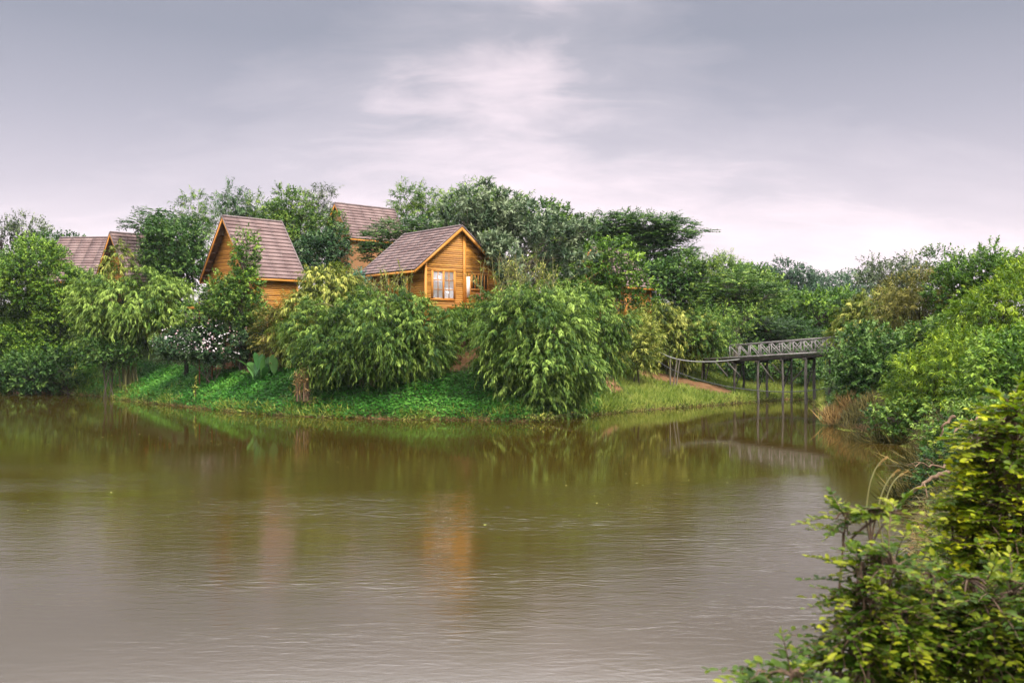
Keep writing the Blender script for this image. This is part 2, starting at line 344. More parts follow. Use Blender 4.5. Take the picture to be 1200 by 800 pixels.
# ------------------------------------------------------------------ houses
def board_mat(name, c1, c2, c3):
    return simple_mat(name, c1, c2, 2.5, .55, (1.2, 1.2, 9), .25, .35, True, c3)
M_CLAP = board_mat('varnished_clapboard', (.20, .078, .009), (.35, .148, .018), (.45, .205, .034))
M_TRIM = board_mat('varnished_trim', (.28, .105, .010), (.42, .165, .020), (.50, .21, .036))
M_DARKW = simple_mat('dark_timber', (.045, .025, .015), (.12, .06, .03), 6, .7, (1, 1, .3), .3)
M_REDW = simple_mat('red_brown_timber', (.16, .045, .022), (.30, .09, .04), 6, .6, (1, 1, .3), .3)
M_TILE = simple_mat('roof_tile', (.100, .062, .058), (.175, .117, .112), .9, .8, (1, 1, 1), .15, .25, True, (.21, .148, .140))
M_RIDGE = simple_mat('ridge_tile', (.085, .06, .06), (.15, .11, .108), 3, .75)
M_PLASTER = simple_mat('orange_plaster', (.20, .092, .038), (.26, .13, .058), 1.2, .9, (1, 1, .5), .15, .2, False, (.29, .155, .075))
M_CURTAIN = simple_mat('white_curtain', (.58, .55, .54), (.68, .65, .64), 6, .9, (4, 4, .4), .2)
M_CONC = simple_mat('concrete', (.25, .22, .18), (.40, .36, .30), 2, .9)
m, k = new_mat('window_glass')
gl = k.n('ShaderNodeBsdfGlossy', {'Color': (.9, .9, .9, 1), 'Roughness': .05}); tp = k.n('ShaderNodeBsdfTransparent')
mx = k.n('ShaderNodeMixShader', {0: .12, 1: tp.outputs[0], 2: gl.outputs[0]}); k.n('ShaderNodeOutputMaterial', {'Surface': mx.outputs[0]}); M_GLASS = m
m, k = new_mat('dark_interior'); p = k.n('ShaderNodeBsdfPrincipled', {'Base Color': (.02, .014, .01, 1), 'Roughness': .9}); k.n('ShaderNodeOutputMaterial', {'Surface': p.outputs[0]}); M_DARK = m

def house(name, label, cat, A, vdir, length, hw, zr, ze, zf, wall_mat=None, gover=.4, side_in=.3, side_in_r=None, boards=True, group=None, zb=None):
    """A: plan position of the roof's front apex; vdir: ridge direction away from the viewer-side gable; local x along the gable, y along the ridge"""
    vdir = np.array(vdir, float); vdir /= np.linalg.norm(vdir); u = np.array([vdir[1], -vdir[0]]); rz = math.atan2(u[1], u[0])
    root = thing(name, label, cat, (A[0], A[1], zf), rz, group)
    H, E = zr - zf, ze - zf; sl = math.hypot(hw, H - E); side_in_r = side_in if side_in_r is None else side_in_r
    wall_mat = wall_mat or M_CLAP
    # roof: overlapping courses of tiles on both slopes
    rg = Geo(); nC = max(6, round(sl / .31)); nrm = np.array([(H - E), hw]) / sl
    for sg in (-1, 1):
        for i in range(nC):
            t0, t1 = i / nC, (i + 1.12) / nC if i < nC - 1 else 1.0
            def pt(t, off): return (sg * (hw * t + nrm[0] * off), H - (H - E) * t + nrm[1] * off)
            o = [pt(t0, .02), pt(t1, .085), pt(t1, .03), pt(t0, -.03)]
            if sg < 0: o = o[::-1]
            nS = max(3, round(length / 1.1)); cuts = np.linspace(0, length, nS + 1)
            for j in range(nS): rg.prism(o, cuts[j], cuts[j + 1] - .004, float(R.uniform(.2, .9)))
    roof = rg.build('roof', M_TILE, root)
    tubes = [(np.array([[0, -.03, H + .05], [0, length / 2, H + .055], [0, length + .03, H + .05]]), .085)]
    link('ridge_cap', tubes_mesh('ridge_cap', tubes, M_RIDGE, 8), roof)
    for yy, dy in ((-.06, .05), (length + .01, .05)):
        for sg in (-1, 1):
            bg_ = Geo(); d = .20
            o = [(0, H - .02), (sg * hw, E - .02), (sg * hw, E - .02 - d), (0, H - .02 - d * 1.15)]
            bg_.prism(o if sg > 0 else o[::-1], yy, yy + dy, .6); bg_.build('barge_board', M_TRIM, roof)
            ve = Geo(); o = [(0, H + .10), (sg * (hw + .02), E + .09), (sg * (hw + .02), E + .0), (0, H + .01)]
            ve.prism(o if sg > 0 else o[::-1], yy - .03, yy + dy - .025 if yy < 0 else yy + dy + .03, .3); ve.build('verge_tile', M_RIDGE, roof)
    for sg in (-1, 1):
        fg = Geo(); fg.box(min(sg * (hw - .02), sg * (hw + .03)), max(sg * (hw - .02), sg * (hw + .03)), .01, length - .01, E - .17, E - .03, .6); fg.build('fascia_board', M_TRIM, roof)
        so = Geo(); o = [(0.0, H - .05), (sg * (hw - .03), E - .05), (sg * (hw - .03), E - .075), (0.0, H - .075)]
        so.prism(o if sg > 0 else o[::-1], .0, length, .4); so.build('soffit', M_DARKW, roof)
    # walls: lapped boards
    y0, y1 = gover, length - gover; xl, xr = -(hw - side_in), hw - side_in_r; base = (zb if zb is not None else zf - 1.2) - zf
    wg_ = Geo(); slope = (H - E) / hw; bh = .12; z = base
    def lim(zz): return max(0.0, (H - .09 - zz) / slope)
    if boards:
        while z < H - .2:
            z1 = min(z + bh, H - .15); tn = float(R.uniform(0, 1))
            a0, a1 = max(xl, -lim(z)), min(xr, lim(z)); b0, b1 = max(xl, -lim(z1)), min(xr, lim(z1))
            for yy, s in ((y0, -1), (y1, 1)):
                v = [(a0, yy + s * .014, z), (a1, yy + s * .014, z), (b1, yy + s * .004, z1), (b0, yy + s * .004, z1), (a0, yy - s * .014, z), (a1, yy - s * .02, z), (b1, yy - s * .02, z1), (b0, yy - s * .02, z1)]
                wg_.poly(v, [(0, 1, 2, 3), (7, 6, 5, 4), (0, 4, 5, 1), (3, 2, 6, 7), (1, 5, 6, 2), (0, 3, 7, 4)], tn)
            for xx, s in ((xl, -1), (xr, 1)):
                if z1 < H - slope * abs(xx) - .12:
                    v = [(xx + s * .02, y0 + .03, z), (xx + s * .02, y1 - .03, z), (xx + s * .004, y1 - .03, z1), (xx + s * .004, y0 + .03, z1), (xx - s * .02, y0 + .03, z), (xx - s * .02, y1 - .03, z), (xx - s * .02, y1 - .03, z1), (xx - s * .02, y0 + .03, z1)]
                    wg_.poly(v, [(0, 1, 2, 3), (7, 6, 5, 4), (0, 4, 5, 1), (3, 2, 6, 7), (1, 5, 6, 2), (0, 3, 7, 4)], float(R.uniform(0, 1)))
            z = z1
    else:
        zt = lambda xx: H - .09 - slope * abs(xx)
        o = [(xl, base), (xr, base), (xr, zt(xr)), (0, H - .09), (xl, zt(xl))]
        wg_.prism(o, y0, y1, .5)
    wg_.build('wall', wall_mat, root)
    if boards:
        for xx in (xl, xr):
            for yy in (y0, y1):
                cg = Geo(); cg.box(xx - .07, xx + .07, yy - .07, yy + .07, base - .05, H - slope * abs(xx) - .14, .7); cg.build('corner_post', M_TRIM, root)
    return root, H, E, y0, xl, xr

def casement(root, u0, u1, z0, z1, y, cols, rows, leafs=2, curtain=True):
    """window in the front gable: frame with glazing bars, curtain behind glass"""
    w_ = Geo(); t = .07
    w_.box(u0 - t, u1 + t, y - .085, y - .02, z1, z1 + t, .7); w_.box(u0 - t, u1 + t, y - .085, y - .02, z0 - t, z0, .7)
    w_.box(u0 - t, u0, y - .085, y - .02, z0, z1, .7); w_.box(u1, u1 + t, y - .085, y - .02, z0, z1, .7)
    fr = w_.build('window', M_TRIM, root)
    wd = (u1 - u0) / leafs
    for i in range(leafs):
        a0, a1 = u0 + i * wd, u0 + (i + 1) * wd; sg = Geo(); q = .06
        if i: a0 += .003
        sg.box(a0, a0 + q, y - .078, y - .03, z0, z1); sg.box(a1 - q, a1, y - .078, y - .03, z0, z1)
        sg.box(a0 + q, a1 - q, y - .078, y - .03, z1 - q, z1); sg.box(a0 + q, a1 - q, y - .078, y - .03, z0, z0 + q)
        for c_ in range(1, cols): xm = a0 + (a1 - a0) * c_ / cols; sg.box(xm - .018, xm + .018, y - .072, y - .045, z0 + q, z1 - q)
        for r_ in range(1, rows): zm = z0 + (z1 - z0) * r_ / rows; sg.box(a0 + q, a1 - q, y - .0715, y - .0455, zm - .018, zm + .018)
        sg.build('sash', M_TRIM, fr)
    pg = Geo(); pg.box(u0, u1, y - .058, y - .054, z0, z1); pg.build('pane', M_GLASS, fr)
    if curtain:
        cg = Geo(); n = 40; v = []; 
        for i in range(n + 1):
            xx = u0 + .01 + (u1 - u0 - .02) * i / n; v += [(xx, y - .042 + .005 * math.sin(i * 1.9), z0), (xx, y - .042 + .005 * math.sin(i * 1.9 + .4), z1)]
        cg.poly(v, [(2 * i, 2 * i + 2, 2 * i + 3, 2 * i + 1) for i in range(n)]); cg.build('curtain', M_CURTAIN, fr)
    return fr

# the house nearest the water, gable turned to the right
h3, H, E, y0, xl, xr = house('wooden_cabin', 'golden clapboard cabin with white curtained casement window above the bamboo at the bank', 'cabin',
                             (-3.0, 56.0), (-.62, .785), 6.5, 3.34, 10.8, 8.07, 6.1, gover=.28, side_in=.95, side_in_r=.3, zb=3.6)
bw = Geo(); bw.box(-3.04, -2.4, .26, .30, -1.5, E + .42); 
casement(h3, -1.94, -.38, .35, 2.02, y0, 2, 3)
tb = Geo(); tb.box(.26, .46, y0 - .075, y0 - .031, -.5, H - .55, .6); tb.build('trim_board', M_TRIM, h3)
cu = Geo(); cu.box(.50, .78, y0 - .06, y0 - .035, .5, 1.75); dr = cu.build('door', M_CURTAIN, h3)
for q in (.48, .79):
    g_ = Geo(); g_.box(q - .022, q + .022, y0 - .085, y0 - .03, .1, 1.82, .7); g_.build('door_frame', M_TRIM, dr)
og = Geo(); og.box(.88, 2.1, y0 - .04, y0 - .033, 1.0, 1.85); op = og.build('window', M_DARK, h3)
for i in range(6):
    g_ = Geo(); xx = .9 + i * .236; g_.box(xx - .04, xx + .04, y0 - .09, y0 - .042, .98, 1.87, .5); g_.build('window_bar', M_TRIM, op)
for zz in (.94, 1.87):
    g_ = Geo(); g_.box(.84, 2.14, y0 - .095, y0 - .03, zz, zz + .08, .6); g_.build('window_rail', M_TRIM, op)
dk = Geo(); dk.box(-.9, 2.9, y0 - 1.35, y0 - .10, -.24, -.10); deck = dk.build('deck', M_TRIM, h3)
rl = Geo()
for i in range(12): xx = .35 + i * .21; rl.box(xx - .03, xx + .03, y0 - 1.31, y0 - 1.26, -.10, .62)
rl.box(.3, 2.75, y0 - 1.33, y0 - 1.24, .62, .69); rl.box(.3, 2.75, y0 - 1.32, y0 - 1.25, .02, .07); rl.build('railing', M_REDW, h3)
for xx in (-.8, 1.0, 2.8):
    g_ = Geo(); g_.box(xx - .06, xx + .06, y0 - 1.3, y0 - 1.18, -3.0, -.24); g_.build('deck_post', M_DARKW, h3)
for yy in (1.2, 3.2, 5.2):
    g_ = Geo(); g_.box(-3.14, -3.02, yy - .06, yy + .06, -1.5, E - .10, .5); g_.build('porch_post', M_TRIM, h3)
pd = Geo(); pd.box(-3.3, xl - .05, .4, 6.1, -.35, -.2); pd.build('porch_floor', M_DARKW, h3)
pw = Geo(); pw.box(-2.452, -2.436, 2.0, 3.1, .0, 1.75); pw.build('door', M_DARK, h3)

# the steep cabin on the left
h2, H, E, y0, xl, xr = house('a_frame_cabin', 'steep roofed cabin with open gable and leafy tree climbing its front corner', 'cabin',
                             (-19.1, 62.0), (.68, .73), 4.5, 2.97, 12.15, 8.04, 6.35, gover=.5, side_in=.35, zb=3.4)
for sg in (-1, 1):
    for i in range(7):
        t = .12 + .8 * i / 6; g_ = Geo(); xx = sg * 2.97 * t; zz = H - (H - E) * t - .15
        g_.box(xx - .05, xx + .05, .0, y0 - .035, zz - .07, zz + .05, .3); g_.build('purlin', M_DARKW, h2)
casement(h2, -.95, -.35, .15, 1.0, y0, 2, 2, 1, False)
og = Geo(); og.box(-2.3, -1.5, y0 - .045, y0 - .036, -.2, 1.4); og.build('door', M_DARKW, h2)
dg = Geo(); dg.box(-2.6, 2.4, -1.2, y0 - .05, -.28, -.12); dg.build('deck', M_TRIM, h2)
bb = Geo(); bb.box(1.2, 2.0, 3.74, 3.755, -.75, -.6)
g_ = Geo(); g_.box(xr + .03, xr + .05, 2.1, 2.7, -.72, -.55); g_.build('vent', M_DARK, h2)

# tall plastered house further back
h4, H, E, y0, xl, xr = house('plaster_house', 'tall orange plaster house with steep tiled roof and louvre vents, behind the others', 'house',
                             (-14.7, 78.0), (.725, .69), 6.0, 2.3, 15.3, 12.25, 8.6, wall_mat=M_PLASTER, gover=.35, side_in=.28, boards=False, zb=5.5)
for (u0, u1, side) in ((-1.75, -.2, 0), (.4, 1.6, 0), (1.0, 2.3, 1)):
    lv = Geo(); z0 = E - 1.0
    if side == 0: lv.box(u0, u1, y0 - .012, y0 - .004, z0, z0 + .62)
    else: lv.box(xr + .004, xr + .012, u0, u1, z0, z0 + .62)
    wn_ = lv.build('louvre_window', M_DARK, h4)
    sl_ = Geo()
    for i in range(5):
        zz = z0 + .04 + i * .135
        if side == 0: sl_.box(u0 + .01, u1 - .01, y0 - .06, y0 - .014, zz, zz + .05)
        else: sl_.box(xr + .014, xr + .06, u0 + .01, u1 - .01, zz, zz + .05)
    sl_.build('louvre', M_REDW, wn_)
g_ = Geo(); g_.box(xl - .05, xr + .05, y0 - .05, y0 + .3, E - .36, E - .2); g_.build('band', M_TRIM, h4)

# roofs at the left
h1, H, E, y0, xl, xr = house('a_frame_cabin', 'cabin whose steep gable peak shows above the bamboo left of the dark round tree', 'cabin',
                             (-30.8, 72.0), (.66, .75), 4.5, 2.97, 12.2, 8.04, 6.35, gover=.6, side_in=.35, zb=4.2)
for sg in (-1, 1):
    for i in range(5):
        t = .15 + .7 * i / 4; g_ = Geo(); xx = sg * 2.97 * t; zz = H - (H - E) * t - .15
        g_.box(xx - .05, xx + .05, .0, y0 - .035, zz - .07, zz + .05, .3); g_.build('purlin', M_DARKW, h1)
house('wooden_cabin', 'leftmost cabin, only its broad brown tiled roof slope showing behind the bushes', 'cabin',
      (-34.5, 84.0), (-1, .10), 6.2, 3.3, 13.1, 9.0, 7.0, gover=.4, side_in=.4, zb=5.5)
# cabin hidden among the trees, right of the middle
h5, H, E, y0, xl, xr = house('wooden_cabin', 'cabin almost hidden in trees, a strip of orange wall and roof showing', 'cabin',
      (6.0, 70.0), (.62, .78), 4.6, 2.9, 10.9, 7.9, 6.2, gover=.5, side_in=.35, zb=4.5)

# ------------------------------------------------------------------ footbridge
M_WEATH = simple_mat('weathered_timber', (.11, .10, .095), (.27, .25, .235), 9, .85, (1, 1, 1), .3)
M_PILE = simple_mat('dark_pile', (.012, .010, .008), (.045, .036, .028), 4, .9, (1, 1, .3), .4)
M_PILEL = simple_mat('pale_pile', (.035, .030, .025), (.13, .115, .10), 4, .9, (1, 1, .3), .4)
BA = at(826, 421.5, 63.0); BB = at(1010, 411.0, 57.5); bd = BB - BA; bl = math.hypot(bd[0], bd[1]); brz = math.atan2(bd[1], bd[0]); rise = bd[2] / bl
br = thing('footbridge', 'weathered grey timber footbridge with cross braced railings on tall piles over the channel', 'bridge', (BA[0], BA[1], 0), brz)
def bz(x): return BA[2] + rise * x
dg = Geo(); n = 60
for i in range(n):
    a0, a1 = bl * i / n, bl * (i + 1) / n - .015; dg.poly([(a0, 0, bz(a0) - .04), (a1, 0, bz(a1) - .04), (a1, 1.6, bz(a1) - .04), (a0, 1.6, bz(a0) - .04), (a0, 0, bz(a0)), (a1, 0, bz(a1)), (a1, 1.6, bz(a1)), (a0, 1.6, bz(a0))],
        [(0, 3, 2, 1), (4, 5, 6, 7), (0, 1, 5, 4), (1, 2, 6, 5), (2, 3, 7, 6), (3, 0, 4, 7)], float(R.uniform(0, 1)))
dg.build('deck', M_WEATH, br)
for yy in (.05, 1.55):
    g_ = Geo(); g_.bar((0, yy, bz(0) - .15), (bl, yy, bz(bl) - .15), .12, .20); g_.build('beam', M_PILE, br)
RS = 1.75                                                    # railing starts a little in from the ramp
for yy in (-.06, 1.66):
    g_ = Geo(); npan = 12; xr0 = RS; dx = (bl - xr0) / npan
    g_.bar((xr0, yy, bz(xr0) + .86), (bl, yy, bz(bl) + .98), .09, .09)
    rail = g_.build('railing', M_WEATH, br)
    g_ = Geo(); g_.bar((0, yy, bz(0) + .06), (bl, yy, bz(bl) + .06), .08, .10); g_.build('lower_rail', M_WEATH, rail)
    for i in range(npan + 1):
        xx = xr0 + dx * i; hh = .86 + .12 * i / npan
        g_ = Geo(); g_.bar((xx, yy, bz(xx) + .02), (xx, yy, bz(xx) + hh - .04), .065, .065); g_.build('railing_post', M_WEATH, rail)
        if i < npan:
            x2 = xx + dx
            g_ = Geo(); g_.bar((xx + .04, yy - .012, bz(xx) + hh - .06), (x2 - .04, yy - .012, bz(x2) + .12), .045, .055)
            if i > 2: g_.bar((xx + .04, yy + .036, bz(xx) + .12), (x2 - .04, yy + .036, bz(x2) + hh - .06), .045, .055)
            g_.build('cross_brace', M_WEATH, rail)
def bx(px, yy=0):                                             # place along the bridge under a photo column
    t = (px - CX) / F; c_, s_ = math.cos(brz), math.sin(brz)
    return (t * (BA[1] + c_ * yy) - (BA[0] - s_ * yy)) / (c_ - t * s_)
for px, mt, rad in ((860, M_PILE, .075), (888, M_PILEL, .085), (917, M_PILEL, .075), (944, M_PILEL, .10), (972, M_PILE, .08)):
    x0 = bx(px)
    for yy, dx in ((.05, 0), (1.55, .12)):
        X = BA[0] + math.cos(brz) * (x0 + dx) - math.sin(brz) * yy; Y = BA[1] + math.sin(brz) * (x0 + dx) + math.cos(brz) * yy
        zb_ = min(gz(X, Y), 0) - .5
        zs = np.linspace(zb_, bz(x0) - .22, 7); P = np.stack([x0 + dx + .02 * np.sin(zs * 2 + px), np.full(7, yy), zs], 1)
        link('pile', tubes_mesh('pile', [(P, np.linspace(rad * 1.1, rad * .85, 7))], mt, 8), br)
    g_ = Geo(); g_.bar((x0 - .1, -.12, bz(x0) - .32), (x0 + .1, 1.72, bz(x0) - .32), .12, .14); g_.build('cross_beam', M_PILE, br)
    g_ = Geo(); g_.bar((x0, .12, .8), (x0 + .1, 1.5, bz(x0) - .5), .06, .06); g_.build('brace', M_PILE, br)
for (p0, y0_, p1, y1_) in ((891, 425, 907, 447), (905, 426, 922, 444), (838, 424, 853, 441), (852, 424, 868, 441), (942, 432, 925, 450)):
    D0 = 61.5; a_, c_ = at(p0, y0_, D0 - .8), at(p1, y1_, D0 - 1.0); mw = br.matrix_basis.inverted()
    g_ = Geo(); g_.bar(mw @ Vector(a_), mw @ Vector(c_), .07, .07); g_.build('brace', M_PILEL, br)
# timber ramp that meets the bridge on the slope
rp = thing('timber_ramp', 'dark timber landing running from the earth slope to the left end of the footbridge', 'ramp', (*at(800, 421, 65)[:2], 0))
g_ = Geo(); o = rp.location
p0, p1 = Vector(at(798, 421, 65.5)) - o, Vector(at(830, 421.0, 63.9)) - o
g_.bar(p0, p1, 1.5, .12, up=(0, 0, 1)); g_.build('walkway', M_PILE, rp)
for t in (.15, .85):
    q = p0.lerp(p1, t); g_ = Geo(); z_ = gz(q.x + o.x, q.y + o.y); g_.bar((q.x, q.y, z_ - .3), (q.x, q.y, q.z - .06), .12); g_.build('support_post', M_PILE, rp)

def cable(name, label, cat, pts, rad, mat):
    P = np.array([at(*p) for p in pts]); t = np.linspace(0, 1, len(P)); tt = np.linspace(0, 1, 6 * len(P))
    def cr(i):
        c_ = np.polyfit(t, P[:, i], min(3, len(P) - 1)); return np.polyval(c_, tt)
    Q = np.stack([cr(i) for i in range(3)], 1); o_ = link(name, tubes_mesh(name, [(Q, rad)], mat, 6)); return tag(o_, label, cat)
M_PIPE = simple_mat('grey_pipe', (.14, .14, .13), (.24, .24, .22), 5, .5)
M_HOSE = simple_mat('black_hose', (.02, .02, .022), (.05, .05, .05), 5, .5)
cable('water_pipe', 'pale grey pipe sagging from the yellow green shrub to the bridge deck', 'pipe', [(766, 408, 60), (785, 417, 60.2), (806, 423, 60.6), (830, 425, 61), (858, 420.5, 61.6), (882, 419.5, 61.8)], .035, M_PIPE)
cable('hose', 'thin black hose hanging low over the grass slope and channel towards the right bank', 'hose', [(768, 422, 60), (790, 433, 59.6), (815, 443, 59.2), (840, 450, 59), (868, 456, 58.8), (905, 459, 58.6), (944, 458, 58.5), (965, 455, 58.5)], .028, M_HOSE)
for (p0, p1, lab) in (((785.5, 419, 60.2), (785.5, 436, 60), 'pale upright pole under the sagging pipe, leftmost of its three'),
                      ((793.5, 420, 60.3), (788.5, 436, 60), 'pale leaning pole under the sagging pipe, middle one of three'),
                      ((796.5, 420, 60.4), (792.0, 436, 60.1), 'pale leaning pole under the sagging pipe, rightmost of three')):
    a_, c_ = at(*p0), at(*p1); c_[2] = gz(c_[0], c_[1]) - .1
    tag(link('bamboo_pole', tubes_mesh('bamboo_pole', [(np.linspace(c_, a_, 5), np.linspace(.045, .035, 5))], M_PALE, 7)), lab, 'pole', 'poles holding the pipe')

# white bench frames under the trees
for (px, py, D, lab) in ((763, 352, 71.5, 'grey roofless frame with one slanting bar under the dark trees'), (777, 353, 71, 'small grey arched frame with curved top bars under the dark trees')):
    P0 = at(px, py, D); zb_ = gz(P0[0], P0[1]); rt = thing('garden_frame', lab, 'garden frame', (P0[0], P0[1], zb_)); top = P0[2] - zb_
    if 'arched' in lab:
        for yy in (0, .35, .7):
            th = np.linspace(.1, math.pi - .1, 9); P = np.stack([-.55 * np.cos(th), np.full(9, yy), top - .25 + .38 * np.sin(th) - yy * .5], 1)
            link('hoop', tubes_mesh('hoop', [(P, .04)], M_PIPE, 6), rt)
        for xx in (-.5, .5): link('post', tubes_mesh('post', [(np.array([[xx, .1, -.1], [xx, .1, top - .2]]), .035)], M_PIPE, 6), rt)
    else:
        g_ = Geo(); g_.bar((-.9, 0, top + .5), (.35, 0, top + .05), .1, .12); g_.build('top_bar', M_PIPE, rt)
        for xx in (-.25, .3): g_ = Geo(); zz = top + .5 - (xx + .9) * .36; g_.bar((xx, 0, -.1), (xx, 0, zz - .06), .09); g_.build('post', M_PIPE, rt)

# white panel and dark post by the steep cabin
P0 = at(241, 346, 59.5); zb_ = gz(P0[0], P0[1]); rt = thing('white_board', 'white board on short posts in front of the steep roofed cabin', 'board', (P0[0], P0[1], zb_), .2)
g_ = Geo(); hgt_ = P0[2] - zb_; g_.box(-.45, .45, -.03, .03, hgt_ - .15, hgt_ + .15); g_.build('panel', simple_mat('white_paint', (.30, .29, .28), (.40, .39, .38), 4, .6), rt)
for xx in (-.38, .38): g_ = Geo(); g_.box(xx - .04, xx + .04, .032, .10, -.2, hgt_ + .12); g_.build('post', M_REDW, rt)
P0 = at(218.5, 376, 62.5); zb_ = gz(P0[0], P0[1])
g_ = Geo(); g_.box(-.11, .11, -.11, .11, -.2, P0[2] - zb_ + .55); g_.box(-.14, .14, -.14, .14, P0[2] - zb_ + .55, P0[2] - zb_ + .61); o_ = g_.build('wooden_post', M_PILE)
o_.location = (P0[0], P0[1], zb_); tag(o_, 'thick dark wooden post above the left end of the white flowering shrub', 'post')

# ------------------------------------------------------------------ plants
KINDS = {  # sprig length, leaves per sprig, leaf length, width, upward pull, sag of the sprig, hang of the leaf, spread, lobe fraction
 'broad':   (.50, 12, .21, .105, .25, .05, .20, .85, .36),
 'small':   (.45, 14, .15, .075, .35, .05, .10, .85, .33),
 'bamboo':  (.75, 15, .31, .060, .45, .9, .60, .55, .34),
 'willowy': (.80, 16, .26, .050, .55, .45, .40, .60, .34),
 'fine':    (.70, 20, .20, .034, .60, .00, .05, .65, .33),
 'rosette': (.16, 13, .34, .105, .40, .00, .10, 1.1, .30),
 'flat':    (.75, 16, .17, .070, .00, .00, .00, .75, .34),
 'twiggy':  (.55, 9, .20, .080, .40, .00, .10, .80, .30),
}
TOTAL = [0]
def fib(n):
    i = np.arange(n) + .5; ph = np.arccos(1 - 2 * i / n); th = math.pi * (1 + 5 ** .5) * i + R.uniform(0, 6)
    return np.stack([np.cos(th) * np.sin(ph), np.sin(th) * np.sin(ph), np.cos(ph)], 1)
def foliage(lv, blobs, kind, cover=1.0, lsc=1.0, lobe=None, ragged=.16, tint0=0.0, zmin=None):
    """leaf sprigs on lobes on the given ellipsoids; returns lobe centres"""
    Ls, m, L, W, upw, sag, hang, spread, lf = KINDS[kind]; lf = lobe or lf; Ls, L, W = Ls * lsc, L * lsc, W * lsc
    centres = []
    for c, r in blobs:
        c, r = np.asarray(c, float), np.asarray(r, float); rm = float(np.mean(r)); n = int(max(7, 3.4 / lf ** 2))
        d = unit(fib(n) + R.normal(size=(n, 3)) * .18); q = 1 - lf * .75 + R.normal(size=n) * ragged
        lc = c + d * r * q[:, None]; lr = lf * rm * R.uniform(.7, 1.25, n); flat = np.array([1, 1, .82]) if kind != 'flat' else np.array([1.35, 1.35, .30])
        if zmin is not None: ok = lc[:, 2] > zmin; lc, lr, d = lc[ok], lr[ok], d[ok]; n = len(lc)
        centres += list(lc); lt = R.uniform(-.25, .25, n)
        # an inner lining of the blob keeps the crown from being hollow
        ns = np.maximum(2, (cover * 4 * np.pi * lr ** 2 * .62 / (m * L * W * .5)).astype(int))
        idx = np.repeat(np.arange(n), ns); N = len(idx)
        d2 = rdir(N); bad = np.einsum('ij,ij->i', d2, d[idx]) < -.35; d2[bad] *= -1
        P = lc[idx] + d2 * flat * lr[idx][:, None] * R.uniform(.45, 1.08, N)[:, None]
        ax = unit(d2 * .75 + d[idx] * .45 + np.array([0, 0, upw]) + R.normal(size=(N, 3)) * .28)
        if kind == 'flat': ax[:, 2] *= .15; ax = unit(ax)
        sl = Ls * R.uniform(.65, 1.3, N); t = np.broadcast_to(np.linspace(.12, 1, m), (N, m)) + R.uniform(-.05, .05, (N, m))
        tt = t[..., None]; dn = np.array([0, 0, -1.0])
        pos = P[:, None] + sl[:, None, None] * (ax[:, None] * tt + dn * sag * .55 * tt ** 2)
        tan = unit(ax[:, None] + dn * sag * 1.1 * tt)
        rd = rdir(N * m).reshape(N, m, 3)
        if kind == 'flat': rd[..., 2] *= .15
        ld = tan * .65 + rd * spread + dn * hang
        nr = np.array([0, 0, .9]) + .5 * d2[:, None] + R.normal(size=(N, m, 3)) * .35
        st = R.normal(size=N) * .21
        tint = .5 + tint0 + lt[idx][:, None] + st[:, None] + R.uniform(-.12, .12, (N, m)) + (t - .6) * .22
        k_ = N * m
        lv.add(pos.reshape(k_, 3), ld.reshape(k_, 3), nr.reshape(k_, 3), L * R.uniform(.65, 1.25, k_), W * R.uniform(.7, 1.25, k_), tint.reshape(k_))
    return np.array(centres)
def bez(a, c1, d, n=8):
    t = np.linspace(0, 1, n)[:, None]; return (1 - t) ** 2 * a + 2 * t * (1 - t) * c1 + t ** 2 * d
def wood(base, blobs, centres, stems, tr, fork=.45, lean=0.0, nb=22, culm=False):
    """trunk, limbs and twigs as tapered tubes"""
    lines = []; cen = np.mean([c for c, r in blobs], axis=0)
    if culm:
        pick = centres[R.permutation(len(centres))[:stems]]
        for q in pick:
            b0 = base + np.array([*R.normal(size=2) * .32, -.15]); top = q.copy(); mid = b0 * .45 + top * .55; mid[2] = max(top[2], b0[2]) * 1.0 + .25 * abs(top[2] - b0[2])
            mid[:2] = b0[:2] * .7 + top[:2] * .3; lines.append((bez(b0, mid, top, 10), np.linspace(tr, tr * .35, 10)))
        return lines
    starts = [base + np.array([*(R.normal(size=2) * (.22 if stems > 1 else 0)), -.25]) for _ in range(stems)]
    for i, b0 in enumerate(starts):
        bl_ = blobs[i % len(blobs)][0] if stems > 1 else cen
        top = bl_ + np.array([0, 0, .25 * blobs[i % len(blobs)][1][2]]); mid = b0 * .5 + top * .5; mid[:2] = b0[:2] * (.65 - lean) + top[:2] * (.35 + lean); mid[:2] += R.normal(size=2) * .12
        tp = bez(b0, mid, top, 12); rr = np.linspace(tr, tr * .3, 12); rr[0] *= 1.35; lines.append((tp, rr))
        mine = centres[i::stems]; mine = mine[R.permutation(len(mine))[:max(4, nb // stems)]]
        for q in mine:
            h = np.clip(fork + R.uniform(-.08, .3), .12, .92); j = int(h * 11); a_ = tp[j]
            c_ = a_ * .5 + q * .5 + np.array([0, 0, .12 * np.linalg.norm(q - a_)]); L_ = bez(a_, c_, q, 7); L_[1:-1] += R.normal(size=(5, 3)) * .04 * np.linalg.norm(q - a_)
            lines.append((L_, np.linspace(rr[j] * .6, .012, 7)))
    return lines
BYNAME = {}
